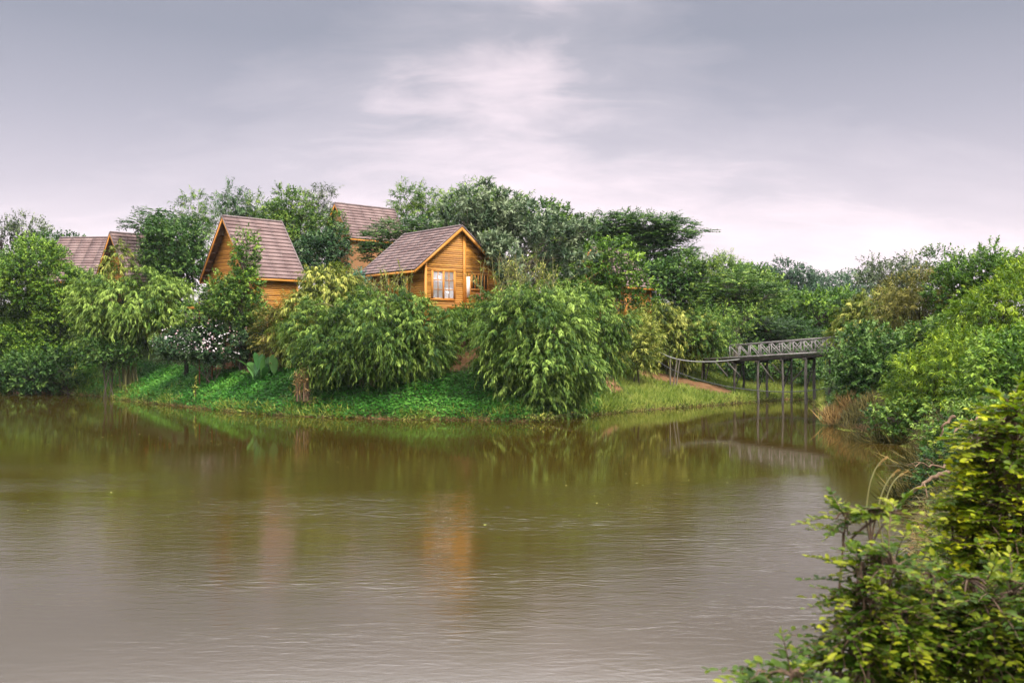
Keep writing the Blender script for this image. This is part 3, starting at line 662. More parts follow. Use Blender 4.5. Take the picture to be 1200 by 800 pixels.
def plant(name, label, cat, bpx, D, blobs, kind, mat, stems=1, bark=None, tr=.12, cover=1.0, lsc=1.0, lobe=None, ragged=.16, fork=.45, lean=0.0,
          nb=22, culm=False, parts=('trunk', 'crown'), group=None, depth=1.0, tint0=0.0, zmin=None):
    x = (bpx - CX) / F * D; base = np.array([x, D, gz(x, D)]); bw_ = []
    for q in blobs:
        dD = q[4] if len(q) > 4 else 0; c_ = at(q[0], q[1], D + dD); s = (D + dD) / F
        bw_.append((c_, np.array([q[2] * s, min(q[2], 1.5 * q[3]) * s * depth, q[3] * s])))
    lsc = lsc * max(1.0, D / 62)
    lv = Leaves(); cen = foliage(lv, bw_, kind, cover, lsc, lobe, ragged, tint0, zmin); TOTAL[0] += lv.count()
    root = thing(name, label, cat, base, 0, group)
    link(parts[1], lv.mesh(parts[1], LM[mat], org=base), root)
    ln = wood(base, bw_, cen, stems, tr, fork, lean, nb, culm)
    link(parts[0], tubes_mesh(parts[0], [(P - base, r) for P, r in ln], bark or M_BARK, 6), root)
    BYNAME[label] = root; return root
SH_ = ('stem', 'foliage'); BB_ = ('culms', 'foliage')

# back row, left to right
plant('tree', 'dark feathery tree rising alone at the far left above the round bushes', 'tree', 32, 100, [(30, 268, 16, 14), (46, 276, 9, 8), (18, 277, 8, 7)], 'twiggy', 'grey', cover=.55, lobe=.4, nb=30, tr=.13)
plant('tree', 'tree cut by the left photo edge, a small dark clump on the skyline', 'tree', 2, 100, [(2, 272, 10, 12)], 'twiggy', 'grey', cover=.7, tr=.12)
plant('tree', 'low dark tree between the lone feathery tree and the leftmost roof', 'tree', 62, 98, [(58, 284, 16, 8), (84, 284, 12, 7)], 'broad', 'deep', cover=.9, tr=.12)
plant('tree', 'slim pale trunked tree with airy top between the dark round tree and the steep cabin', 'tree', 228, 78, [(228, 246, 13, 18), (232, 275, 14, 24), (218, 268, 12, 18)], 'willowy', 'mid', cover=.6, ragged=.22, bark=M_PALE, tr=.10)
plant('tree', 'dense dark round tree left of the steep roofed cabin', 'tree', 205, 69, [(200, 287, 34, 30), (188, 300, 20, 26, 1), (205, 315, 24, 24), (225, 305, 18, 26, 1), (184, 268, 14, 14)], 'broad', 'deep', tr=.18, nb=26)
plant('tree', 'tree with one flat spray of big leaves above the dark round tree', 'tree', 188, 71.5, [(182, 249, 14, 5), (165, 262, 14, 8), (205, 262, 18, 10)], 'flat', 'deep', tr=.10, cover=1.1, lobe=.45)
plant('tree', 'slender airy tree peeking over the left end of the steep roof ridge', 'tree', 268, 82, [(272, 234, 11, 13), (262, 252, 17, 14), (278, 250, 14, 12)], 'willowy', 'teal', cover=.65, ragged=.22, tr=.11)
plant('tree', 'airy tree showing over the middle of the steep roof ridge', 'tree', 300, 84, [(301, 245, 14, 10), (310, 256, 18, 10), (292, 258, 14, 10)], 'willowy', 'mid', cover=.65, ragged=.22, tr=.11)
plant('tree', 'leafy bright green tree behind the right end of the steep roof', 'tree', 345, 78, [(342, 240, 20, 16), (345, 265, 26, 22), (330, 262, 18, 20), (352, 290, 24, 26)], 'small', 'mid', cover=.85, ragged=.2, tr=.16)
plant('tree', 'airy pale tree with see-through top between two steep roofs', 'tree', 374, 84, [(373, 236, 15, 13), (378, 262, 14, 20), (365, 250, 14, 14)], 'willowy', 'grey', cover=.5, ragged=.24, tr=.10, bark=M_PALE)
plant('tree', 'low dark tree filling the gap right of the steep cabin roof', 'tree', 372, 70, [(372, 300, 24, 26), (352, 315, 20, 22), (390, 292, 14, 24)], 'broad', 'teal', tr=.13)
plant('climbing_plant', 'green creeper covering the gable of the tall plaster house', 'creeper', 390, 76.2, [(393, 262, 9, 14), (385, 272, 8, 16), (400, 276, 7, 10)], 'small', 'mid', cover=.75, tr=.05, parts=SH_, depth=.5)
plant('tree', 'dark layered tree between the plaster house and the clapboard cabin', 'tree', 458, 70, [(455, 280, 26, 16), (470, 268, 18, 10), (445, 296, 18, 14), (500, 262, 22, 8)], 'flat', 'deep', cover=1.1, tr=.14, lobe=.4)
plant('tree', 'open feathery tree above the clapboard cabin roof, leftmost of the tall ones', 'tree', 490, 84, [(478, 234, 17, 14), (506, 240, 14, 12), (484, 256, 24, 14), (515, 254, 16, 12)], 'willowy', 'mid', cover=.6, ragged=.22, nb=30, tr=.15)
plant('tree', 'tall bright green feathery tree on the skyline behind the dark rosette tree', 'tree', 565, 80, [(562, 236, 30, 14), (590, 248, 26, 16), (540, 246, 20, 16), (570, 264, 40, 22)], 'willowy', 'fresh', cover=.75, ragged=.2, nb=30, tr=.18)
plant('tree', 'green tree on the skyline just left of the tiered umbrella tree', 'tree', 668, 78, [(665, 270, 30, 17), (640, 258, 26, 14), (690, 290, 26, 26), (650, 295, 30, 24)], 'broad', 'mid', tr=.16, ragged=.2)
plant('tree', 'grey green tree with thick leaf tufts and leaning forked trunk beside the clapboard cabin', 'tree', 600, 59.5,
      [(560, 240, 34, 20), (540, 258, 26, 16), (575, 268, 34, 20), (615, 262, 30, 18), (645, 280, 34, 24), (680, 268, 20, 10), (665, 300, 24, 20), (594, 302, 16, 20, -3.6), (600, 324, 16, 14, -3.6), (580, 284, 12, 10, -3.0), (590, 250, 24, 18)], 'rosette', 'tuft', stems=3, bark=M_PALE, tr=.14, cover=.85, ragged=.24, fork=.3, nb=60)
plant('umbrella_tree', 'tall tree with flat tiered layers of dark leaves right of the middle', 'tree', 745, 76, [(752, 261, 50, 11), (718, 268, 28, 13), (792, 270, 24, 8), (745, 275, 40, 9), (765, 284, 40, 8), (795, 297, 22, 7), (730, 292, 30, 9), (770, 306, 34, 7), (745, 320, 26, 8)],
      'flat', 'deep', bark=M_PALE, tr=.2, cover=1.7, lobe=.34, nb=60, fork=.5, ragged=.3)
plant('tree', 'dark rounded tree under the tiered umbrella tree', 'tree', 772, 73, [(770, 335, 30, 26), (795, 325, 24, 22), (745, 340, 18, 22)], 'broad', 'deep', tr=.15)
plant('tree', 'yellow green bushy tree hiding the cabin right of the big bamboo', 'tree', 715, 65, [(716, 322, 22, 18), (690, 302, 22, 22), (735, 340, 14, 16), (690, 335, 30, 18), (722, 296, 20, 14), (742, 316, 12, 14), (757, 342, 11, 16)], 'broad', 'fresh', stems=2, cover=.8, tr=.11, ragged=.2, bark=M_PALE)
plant('tree', 'mid green feathery tree right of the dark rounded tree', 'tree', 822, 73, [(820, 335, 28, 26), (845, 322, 24, 16), (806, 355, 20, 24), (838, 360, 24, 26), (815, 385, 28, 22)], 'willowy', 'mid', cover=1.0, tr=.14, stems=2, bark=M_PALE)
plant('tree', 'flat topped tree with pale bare forking trunk rising behind the left end of the footbridge', 'tree', 861, 70, [(868, 336, 36, 12), (850, 350, 26, 9), (895, 345, 26, 11), (862, 326, 22, 9), (885, 360, 22, 8)], 'flat', 'mid', stems=2, bark=M_PALE, tr=.15, cover=.9, fork=.5, nb=50, lobe=.4)
plant('tree', 'leafy green tree behind the flat topped tree, left of the hazy far trees', 'tree', 895, 92, [(890, 346, 32, 20), (872, 330, 34, 14), (920, 362, 26, 16)], 'broad', 'mid', tr=.18)
plant('tree', 'yellow green tree behind the middle of the footbridge', 'tree', 955, 78, [(960, 368, 32, 20), (935, 360, 22, 16), (985, 362, 24, 18), (1000, 380, 24, 18)], 'broad', 'fresh', tr=.15)
plant('tree', 'dark spreading tree right behind the footbridge railing', 'tree', 915, 72, [(915, 386, 34, 14), (885, 388, 26, 12), (935, 398, 24, 14), (870, 378, 24, 9)], 'flat', 'deep', tr=.16, cover=1.2, lobe=.42)
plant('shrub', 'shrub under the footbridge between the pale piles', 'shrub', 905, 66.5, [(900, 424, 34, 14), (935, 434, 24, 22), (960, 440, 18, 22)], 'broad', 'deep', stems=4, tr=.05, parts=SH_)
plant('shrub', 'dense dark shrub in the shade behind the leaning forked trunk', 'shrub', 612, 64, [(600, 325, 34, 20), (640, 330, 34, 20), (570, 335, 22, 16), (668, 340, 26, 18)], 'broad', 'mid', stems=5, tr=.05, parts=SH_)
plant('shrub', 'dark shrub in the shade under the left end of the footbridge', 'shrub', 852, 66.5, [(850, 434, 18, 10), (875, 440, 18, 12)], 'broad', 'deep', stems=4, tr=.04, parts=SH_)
# hazy far trees
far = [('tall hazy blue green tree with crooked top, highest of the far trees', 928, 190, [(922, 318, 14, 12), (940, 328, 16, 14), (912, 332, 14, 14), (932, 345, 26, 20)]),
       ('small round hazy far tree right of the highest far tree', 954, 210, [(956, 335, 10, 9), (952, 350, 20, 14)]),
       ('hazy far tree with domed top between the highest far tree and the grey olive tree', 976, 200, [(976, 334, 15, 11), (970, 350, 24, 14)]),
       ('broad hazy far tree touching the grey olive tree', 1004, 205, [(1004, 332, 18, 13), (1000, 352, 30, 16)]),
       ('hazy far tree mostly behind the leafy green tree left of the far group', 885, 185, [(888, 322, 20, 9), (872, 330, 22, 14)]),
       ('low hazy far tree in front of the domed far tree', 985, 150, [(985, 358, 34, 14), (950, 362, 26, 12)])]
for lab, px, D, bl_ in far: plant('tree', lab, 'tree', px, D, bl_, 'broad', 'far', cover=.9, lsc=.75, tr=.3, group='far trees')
# right bank
plant('tree', 'sparse grey olive tree with ragged open crown on the right skyline', 'tree', 1048, 80, [(1046, 322, 30, 14), (1072, 318, 20, 14), (1022, 318, 13, 10), (1052, 340, 36, 14)], 'twiggy', 'grey', cover=.6, ragged=.3, nb=50, tr=.16)
plant('tree', 'olive brown tree in the middle of the right bank', 'tree', 1085, 52, [(1082, 352, 34, 24), (1062, 372, 26, 24), (1100, 375, 30, 26)], 'willowy', 'olive', cover=.75, ragged=.22, tr=.13)
plant('tree', 'tall green tree topping the right bank at the skyline', 'tree', 1150, 50, [(1140, 322, 40, 22), (1118, 340, 30, 26), (1170, 318, 36, 20), (1200, 325, 36, 22)], 'small', 'fresh', cover=.9, ragged=.2, tr=.18)
plant('tree', 'bright green tree at the right edge below the skyline tree', 'tree', 1185, 42, [(1180, 365, 44, 30), (1150, 385, 36, 30), (1215, 355, 40, 40)], 'willowy', 'lime', cover=.9, tr=.14, stems=2)
plant('tree', 'dull green bushy tree between the olive tree and the lime shrub', 'tree', 1115, 45, [(1112, 400, 34, 24), (1140, 410, 30, 24), (1085, 398, 26, 20)], 'broad', 'mid', tr=.12, stems=2, lsc=.8)
plant('bamboo_clump', 'yellow green bamboo beyond the right end of the footbridge', 'bamboo', 1000, 58, [(1016, 374, 32, 22), (1040, 366, 34, 22), (998, 392, 20, 18), (1050, 390, 30, 26)], 'bamboo', 'bamboo', stems=24, culm=True, bark=M_CULM, tr=.04, parts=BB_)
plant('bamboo_clump', 'dark green bamboo standing over the water at the right end of the footbridge', 'bamboo', 1015, 45.5, [(1006, 418, 28, 32), (1032, 430, 34, 36), (998, 446, 22, 28), (1015, 465, 30, 28), (1050, 455, 22, 30)], 'broad', 'deep', stems=26, culm=True, bark=M_CULM, tr=.04, parts=BB_, cover=1.0, lsc=.9)
plant('shrub', 'vivid lime green shrub on the right bank beside the dark bamboo', 'shrub', 1105, 38.5, [(1092, 448, 40, 32), (1122, 435, 38, 34), (1075, 468, 24, 20), (1140, 460, 30, 30)], 'willowy', 'lime', stems=5, tr=.05, parts=SH_, lsc=.85)
plant('shrub', 'mid green shrub at the right edge above the gold leaved foreground shrub', 'shrub', 1185, 32, [(1180, 430, 40, 36), (1215, 420, 36, 40), (1160, 465, 34, 26)], 'broad', 'fresh', stems=4, tr=.05, parts=SH_, lsc=.75)
plant('shrub', 'dark shrub low under the lime shrub at the right water edge', 'shrub', 1075, 37.5, [(1065, 490, 26, 16), (1095, 492, 28, 18), (1040, 492, 18, 14)], 'broad', 'mid', stems=4, tr=.04, parts=SH_, lsc=.8)
plant('shrub', 'dark leafy shrub overhanging the undercut right bank', 'shrub', 1140, 27, [(1130, 505, 34, 20), (1165, 500, 34, 26), (1105, 520, 22, 12)], 'small', 'mid', stems=4, tr=.04, parts=SH_, lsc=.8)

plant('shrub', 'added dark tangled shrub standing for the black shade of the undercut right bank', 'shrub', 1130, 22.5, [(1125, 548, 32, 20), (1155, 530, 34, 28), (1105, 575, 22, 16), (1140, 580, 30, 22)], 'small', 'deep', stems=4, tr=.035, parts=SH_, lsc=.7, tint0=-.15)  # added to fill the black gap; its shade is put into darkened leaves
# front row on the near bank of the peninsula
plant('bush', 'big round bush at the left photo edge', 'bush', 10, 75.5, [(5, 350, 44, 48), (-30, 340, 50, 52), (20, 405, 40, 44), (-20, 410, 46, 44), (-85, 355, 48, 48), (-95, 405, 46, 44), (-150, 380, 44, 50)], 'broad', 'fresh', stems=5, tr=.07, parts=SH_, cover=1.1, lobe=.42, ragged=.08, lsc=.8)
plant('bush', 'big rounded bush left of the leftmost roof, second from the photo edge', 'bush', 62, 74, [(52, 330, 40, 44), (75, 350, 30, 40), (40, 300, 26, 18), (70, 390, 34, 40), (45, 415, 40, 34)], 'broad', 'fresh', stems=5, tr=.07, parts=SH_, cover=1.1, lobe=.42, ragged=.08, lsc=.8)
plant('shrub', 'dark low shrub at the water edge under the left bushes', 'shrub', 85, 69.2, [(66, 432, 24, 20), (36, 436, 32, 18), (0, 438, 34, 16)], 'broad', 'deep', stems=5, tr=.05, parts=SH_)
plant('bamboo_clump', 'bamboo with drooping yellow green leaves left of the flowering shrub', 'bamboo', 150, 65.5, [(128, 358, 30, 32), (165, 350, 36, 28), (196, 352, 26, 24), (122, 386, 24, 18), (172, 374, 34, 20), (108, 345, 18, 24)], 'bamboo', 'bamboo_green', stems=26, culm=True, bark=M_CULM, tr=.045, parts=BB_)
plant('shrub', 'added low dark shrub standing for the shadow beneath the left drooping bamboo', 'shrub', 128, 64.6, [(118, 412, 20, 16), (140, 412, 20, 14)], 'broad', 'deep', stems=5, tr=.04, parts=SH_)  # added in deep green to stand for the shadow under the bamboo
plant('bamboo_clump', 'slim young bamboo plume rising in front of the second roof from the left', 'bamboo', 138, 66.5, [(139, 300, 10, 16), (134, 322, 14, 12)], 'bamboo', 'bamboo', stems=6, culm=True, bark=M_CULM, tr=.03, parts=BB_, cover=.7, lobe=.5)
plant('shrub', 'leafy shrub under the steep cabin above the white flowers', 'shrub', 285, 58.8, [(280, 360, 28, 20), (258, 350, 18, 24), (235, 372, 24, 12), (306, 376, 16, 10)], 'broad', 'mid', stems=5, tr=.05, parts=SH_, lsc=.9)
plant('tree', 'narrow leafy tree with bright new leaves climbing in front of the steep cabin', 'tree', 283, 59.4, [(288, 290, 11, 18), (284, 312, 12, 16), (288, 335, 15, 18), (270, 338, 11, 12), (264, 356, 18, 12)], 'broad', 'fresh', tr=.08, cover=1.0, lsc=.9, ragged=.2)
plant('shrub', 'thin reddish tinged shrub between the paddle leaved plant and the big bamboo', 'shrub', 326, 57.6, [(322, 390, 18, 26), (340, 375, 20, 22), (326, 415, 14, 18)], 'willowy', 'olive', stems=5, tr=.03, cover=.7, parts=SH_)
plant('bamboo_clump', 'pale yellow green bamboo in front of the plaster house', 'bamboo', 380, 56, [(384, 332, 28, 20), (364, 364, 24, 22), (400, 350, 34, 24), (345, 385, 22, 24)], 'bamboo', 'bamboo', stems=22, culm=True, bark=M_CULM, tr=.035, parts=BB_, cover=.9, tint0=.08)
plant('shrub', 'blue green shrub at the left end of the clapboard cabin eave', 'shrub', 418, 57.5, [(417, 334, 16, 14), (425, 350, 16, 14)], 'small', 'net', stems=4, tr=.03, parts=SH_, cover=.9)
plant('bamboo_clump', 'broad bamboo clump with leaves hanging over the bank below the clapboard cabin', 'bamboo', 435, 51.6, [(440, 385, 56, 36), (490, 390, 42, 42), (404, 406, 42, 38), (450, 414, 60, 27), (382, 422, 26, 22), (497, 410, 24, 24), (365, 385, 28, 28, 1)],
      'bamboo', 'bamboo_green', stems=44, culm=True, bark=M_CULM, tr=.045, parts=BB_, cover=1.05, lobe=.29, tint0=.02, lsc=.82)
plant('shrub', 'green leafy shrub in the gap between the two largest bamboo clumps', 'shrub', 540, 54, [(536, 400, 22, 20), (550, 380, 26, 20)], 'willowy', 'mid', stems=5, tr=.04, parts=SH_)
plant('bamboo_clump', 'domed bamboo leaning over the water at the tip of the bank', 'bamboo', 632, 49.3, [(628, 385, 58, 46), (640, 425, 56, 44), (596, 405, 36, 38), (664, 422, 32, 40), (645, 455, 40, 30), (600, 365, 34, 24)],
      'bamboo', 'bamboo_green', stems=44, culm=True, bark=M_CULM, tr=.045, parts=BB_, cover=1.05, lobe=.28, tint0=.04, lsc=.84)
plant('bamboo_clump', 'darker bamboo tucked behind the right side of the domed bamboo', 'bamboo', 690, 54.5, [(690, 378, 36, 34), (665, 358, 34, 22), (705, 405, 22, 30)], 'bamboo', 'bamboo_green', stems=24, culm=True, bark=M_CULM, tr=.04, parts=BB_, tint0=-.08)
plant('shrub', 'yellow green shrub standing by bare earth left of the sagging pipe', 'shrub', 745, 59, [(748, 398, 20, 22), (735, 388, 16, 16), (752, 420, 14, 16)], 'willowy', 'bamboo', stems=5, tr=.04, parts=SH_, cover=.9, tint0=.08)
plant('bamboo_clump', 'bushy yellow green bamboo behind the sagging pipe', 'bamboo', 785, 64, [(782, 388, 30, 22), (765, 372, 26, 16), (808, 392, 22, 22), (790, 405, 26, 14)], 'bamboo', 'bamboo', stems=22, culm=True, bark=M_CULM, tr=.04, parts=BB_, cover=.9)
plant('tree', 'small tree with two pale slanting stems at the earth slope by the bridge', 'tree', 824, 63.6, [(826, 385, 22, 18), (840, 398, 20, 14), (812, 400, 16, 12)], 'willowy', 'mid', stems=2, bark=M_PALE, tr=.06, cover=.8, fork=.7)
plant('tree', 'thin tree with crooked bare stem just behind the left railing end', 'tree', 857, 66, [(860, 385, 16, 10), (872, 372, 14, 9), (848, 372, 14, 9)], 'twiggy', 'mid', stems=2, bark=M_PALE, tr=.06, cover=.5, fork=.6)
print('leaves so far', TOTAL[0])

# flowering shrub
fr = plant('flowering_shrub', 'wide dark green shrub covered in small white and pink flowers', 'shrub', 250, 59.2, [(222, 401, 32, 15), (262, 397, 36, 19), (250, 406, 38, 15), (292, 392, 20, 18), (202, 405, 20, 10)], 'broad', 'teal', stems=6, tr=.04, parts=SH_, lsc=.85)
M_PETAL = simple_mat('white_petal', (.46, .41, .41), (.60, .56, .55), 6, .7); M_PINK = simple_mat('pink_petal', (.32, .15, .17), (.42, .25, .27), 6, .7)
def blossom_mesh(mat):
    V, Fc = [], []
    for q in range(int(R.integers(3, 6))):
        cx_, cy_2, cz_ = R.normal() * .15, R.normal() * .15, R.uniform(-.04, .04); r_ = R.uniform(.035, .06); tl = R.normal(size=2) * .5
        for k_ in range(5):
            a0 = k_ * 1.2566; o = len(V)
            for (rr, da, zz) in ((0, 0, 0), (r_ * .6, -.5, .015), (r_, 0, .012), (r_ * .6, .5, .015)):
                x, y = rr * math.cos(a0 + da), rr * math.sin(a0 + da); V.append((cx_ + x, cy_2 + y, cz_ + zz + x * tl[0] + y * tl[1]))
            Fc += [o, o + 1, o + 2, o + 3]
    return raw_mesh('blossom', np.array(V), Fc, [4] * (len(Fc) // 4), mat)
BM = [blossom_mesh(M_PETAL), blossom_mesh(M_PETAL), blossom_mesh(M_PETAL), blossom_mesh(M_PETAL), blossom_mesh(M_PINK)]
fo = np.array(fr.location)
for i in range(100):
    c_ = [(222, 401, 32, 15), (262, 397, 36, 19), (250, 406, 38, 15), (212, 404, 24, 11), (290, 392, 18, 16)][int(R.choice(5, p=[.25, .33, .24, .12, .06]))]
    cw = at(c_[0], c_[1], 59.2); rr = np.array([c_[2], min(c_[2], 1.5 * c_[3]), c_[3]]) * 59.2 / F; d = unit(np.array([R.normal() * .8, -abs(R.normal()) - .55, R.normal() * .75 + .1]))
    o_ = link('blossom', BM[int(R.choice(5, p=[.21, .21, .21, .20, .17]))], fr); o_.location = tuple(cw + d * rr * R.uniform(1.2, 1.5) - fo)
    o_.rotation_euler = Vector(unit(d + R.normal(size=3) * .35 + np.array([0, 0, .3]))).to_track_quat('Z', 'Y').to_euler(); s = float(R.uniform(.8, 1.35)); o_.scale = (s, s, s)

# paddle-leaved plant
P0 = np.array([(307 - CX) / F * 56.0, 56.0, 0.0]); P0[2] = gz(P0[0], P0[1])
pl = thing('paddle_leaf_plant', 'clump of tall paddle shaped leaves on bare earth at the bank top', 'plant', P0)
for i in range(15):
    a_ = R.uniform(0, 6.28); tilt = R.uniform(.12, .75); hgt_ = R.uniform(1.2, 2.0); wd = hgt_ * R.uniform(.13, .17); V, Fc = [], []
    ox, oy = (R.normal() * .38, R.normal() * .25)
    for j in range(9):
        t = j / 8; rr = math.sin(tilt) * hgt_ * t * (1 + .35 * t); zz = math.cos(tilt) * hgt_ * (t - .22 * t * t * tilt * 2)
        wv = .012 if t < .25 else wd * math.sin(math.pi * min(1, (t - .2) / .82)) ** .7
        ce = np.array([ox + rr * math.cos(a_), oy + rr * math.sin(a_), zz]); sd_ = np.array([-math.sin(a_), math.cos(a_), 0])
        V += [ce - sd_ * wv + [0, 0, wv * .35], ce, ce + sd_ * wv + [0, 0, wv * .35]]
    for j in range(8):
        q = j * 3; Fc += [q, q + 1, q + 4, q + 3, q + 1, q + 2, q + 5, q + 4]
    o_ = link('leaf', raw_mesh('leaf', np.array(V), Fc, [4] * 16, LM['banana'], True, np.full(len(V), R.uniform(.3, .9))), pl)

# upright bamboo shoots and hanging dry stalks
def shoots(name, label, cat, px0, px1, pyb, pyt, D, n, mat_leaf, mat_stem, lean=.25, leafy=True):
    xm = ((px0 + px1) / 2 - CX) / F * D; base = np.array([xm, D, gz(xm, D)]); lines = []; lv = Leaves()
    for i in range(n):
        p = R.uniform(px0, px1); b0 = at(p, pyb, D + R.uniform(-.8, .8)); tp = at(p + R.normal() * lean * 40, R.uniform(pyt, pyt + .5 * (pyb - pyt)), D + R.uniform(-.8, .8))
        c_ = b0 * .5 + tp * .5 + np.array([R.normal() * .15, 0, .1]); L_ = bez(b0, c_, tp, 7); lines.append((L_, np.linspace(.026, .010, 7)))
        if leafy:
            k_ = 12; t = R.uniform(.25, 1, k_); q = np.stack([np.interp(t, np.linspace(0, 1, 7), L_[:, j]) for j in range(3)], 1)
            lv.add(q, rdir(k_) + np.array([0, 0, .2]), rdir(k_) * .5 + np.array([0, 0, 1]), R.uniform(.18, .38, k_), .045, R.uniform(.2, 1, k_))
    bw0 = bez(base - np.array([0, 0, .2]), base + np.array([0, 0, .3]), at((px0 + px1) / 2, pyb, D), 5); lines.append((bw0, .05))
    root = thing(name, label, cat, base); link('stalks', tubes_mesh('stalks', [(P - base, r) for P, r in lines], mat_stem, 5), root)
    if leafy: link('foliage', lv.mesh('foliage', mat_leaf, org=base), root)
    return root
shoots('bamboo_shoots', 'upright thin bamboo shoots standing before the shaded wall of the clapboard cabin', 'bamboo', 432, 482, 352, 306, 54.2, 26, LM['bamboo'], M_CULM)
shoots('bamboo_shoots', 'upright pale bamboo shoots above the domed bamboo in front of the rosette tree', 'bamboo', 562, 655, 352, 292, 54.0, 60, LM['bamboo'], M_CULM, .45)
shoots('dry_stalks', 'bundle of brown dry stalks hanging down to the green bank left of the broad bamboo', 'stalks', 346, 362, 470, 428, 50.6, 26, LM['dry'], M_DEADWOOD, .08)
def sprig(px, py, D, n, label, mat, hgt=.8, spread=.5, L=.16, W=.075, name='weed'):
    x = (px - CX) / F * D; base = np.array([x, D, max(gz(x, D), 0)]); lv = Leaves(); lines = []
    for i in range(n):
        tp = base + np.array([R.normal() * spread, R.normal() * spread * .6, hgt * R.uniform(.4, 1.1)]); L_ = bez(base - [0, 0, .1], base + np.array([0, 0, hgt * .6]), tp, 6); lines.append((L_, np.linspace(.016, .006, 6)))
        k_ = 16; t = R.uniform(.2, 1, k_); q = np.stack([np.interp(t, np.linspace(0, 1, 6), L_[:, j]) for j in range(3)], 1)
        lv.add(q, rdir(k_) + np.array([0, 0, .1]), rdir(k_) * .5 + np.array([0, 0, 1]), R.uniform(.7, 1.3, k_) * L, W, R.uniform(.2, 1, k_))
    root = thing(name, label, 'weed', base); link('stem', tubes_mesh('stem', [(P - base, r) for P, r in lines], M_TWIG, 5), root); link('foliage', lv.mesh('foliage', LM[mat], org=base), root)
sprig(634, 493, 46.6, 14, 'tuft of leafy weeds in the water at the foot of the domed bamboo', 'bamboo', .45, .75)
sprig(366, 484, 50.3, 10, 'yellowish weed at the water edge beside the dry stalks', 'bamboo', .6, .5)
sprig(229, 440, 57.2, 6, 'pale tall weed on the green bank below the flowering shrub', 'bamboo', 1.5, .2, .2, .07)
sprig(150, 452, 63.3, 7, 'leafy weed on the left end of the green bank', 'bamboo', .9, .4)
sprig(590, 484, 49.0, 8, 'small yellow weed on the bank left of the domed bamboo', 'bamboo', .5, .5)

# ------------------------------------------------------------------ ground cover (uncountable)
def scatter(n, xr_, yr_, keep, hfun=None):
    x = R.uniform(*xr_, n); y = R.uniform(*yr_, n); s = water_sdf(x, y); px = CX + F * x / y; kp = keep(s, px, x, y); x, y, s = x[kp], y[kp], s[kp]
    return np.stack([x, y, ground(x, y)], 1), s
def patch_noise(x, y): return bumps(x, y, 1.1)
lv = Leaves()
P, s = scatter(420000, (-36, 5), (46, 80), lambda s, px, x, y: (s > .05 - .4 * np.clip(bumps(x, y, .55), 0, 1)) & (s < 3.9 + .4 * bumps(x, y, 1.5)) & (px > 92) & (px < 705) & (R.uniform(size=len(s)) > soil_amount(x, y) * 1.3))
n = len(P); P[:, 2] = np.maximum(P[:, 2], .02); h = R.uniform(0, 1, n) ** 1.5 * (.22 + .16 * np.clip(patch_noise(P[:, 0], P[:, 1]) + .5, 0, 1.5)); Q = P + np.stack([np.zeros(n), np.zeros(n), h], 1)
dirs = rdir(n) * np.array([1, 1, .35]) + np.array([0, -.35, .05])
lv.add(Q, dirs, R.normal(size=(n, 3)) * .35 + np.array([0, -.35, 1]), R.uniform(.10, .20, n), R.uniform(.07, .12, n), np.clip(.42 + .45 * patch_noise(P[:, 0] * 1.4, P[:, 1]) + R.uniform(-.3, .3, n), 0, 1))
tag(link('ground_cover', lv.mesh('ground_cover', LM['ivy'])), 'bright green creeping ground cover on the bank', kind='stuff')
lv = Leaves()
P, s = scatter(300000, (3, 24), (48, 84), lambda s, px, x, y: (s > .02) & (s < 9) & (px > 655) & (px < 965) & (R.uniform(size=len(s)) > soil_amount(x, y) * 1.7 + .03 * np.clip(s - 6, 0, 9)))
n = len(P); lv.add(P, R.normal(size=(n, 3)) * .55 + np.array([0, 0, 1.0]), rdir(n) + np.array([0, -1, 0]), R.uniform(.14, .42, n), R.uniform(.02, .04, n), np.clip(.45 + .35 * patch_noise(P[:, 0], P[:, 1]) + R.uniform(-.25, .25, n) + np.exp(-s / .5) * .2, 0, 1))
tag(link('grass', lv.mesh('grass', LM['blade'], droop=.3)), 'light green grass on the slope by the bridge', kind='stuff')
lv = Leaves()
P, s = scatter(260000, (-40, 4), (45, 80), lambda s, px, x, y: (s > .02) & (s < 3.8) & (px > 60) & (px < 690) & (R.uniform(size=len(s)) < np.clip(.10 + .5 * bumps(x + 3, y, 1.3) - .12 * s, 0, 1) + .5 * (px < 165) * (bumps(x, y, .8) > -.1)))
n = len(P); lv.add(P, R.normal(size=(n, 3)) * .5 + np.array([0, -.1, 1.0]), rdir(n) + np.array([0, -1, 0]), R.uniform(.2, .6, n), R.uniform(.02, .045, n), np.clip(.4 + .4 * bumps(P[:, 0], P[:, 1], .9) + R.uniform(-.25, .25, n), 0, 1))
tag(link('grass', lv.mesh('grass', LM['blade'], droop=.35)), kind='stuff')
lv = Leaves()                                                    # yellowish fringe along the water
P, s = scatter(400000, (-45, 24), (40, 84), lambda s, px, x, y: (s > -.25) & (s < .5) & (px > -20) & (px < 1080) & (bumps(x, y, .9) > -.25))
n = len(P); P[:, 2] = np.maximum(P[:, 2], 0); lv.add(P, R.normal(size=(n, 3)) * .6 + np.array([0, -.3, .7]), rdir(n) + np.array([0, -1, 0]), R.uniform(.10, .30, n), R.uniform(.02, .05, n), R.uniform(0, 1, n))
tag(link('grass', lv.mesh('grass', LM['drygreen'], droop=.3)), kind='stuff')
lv = Leaves()                                                    # green blades leaning over the water's edge
P, s = scatter(500000, (-45, 20), (44, 84), lambda s, px, x, y: (s > -.05) & (s < .6) & (px > 60) & (px < 960) & (bumps(x + 5, y, .7) > .0))
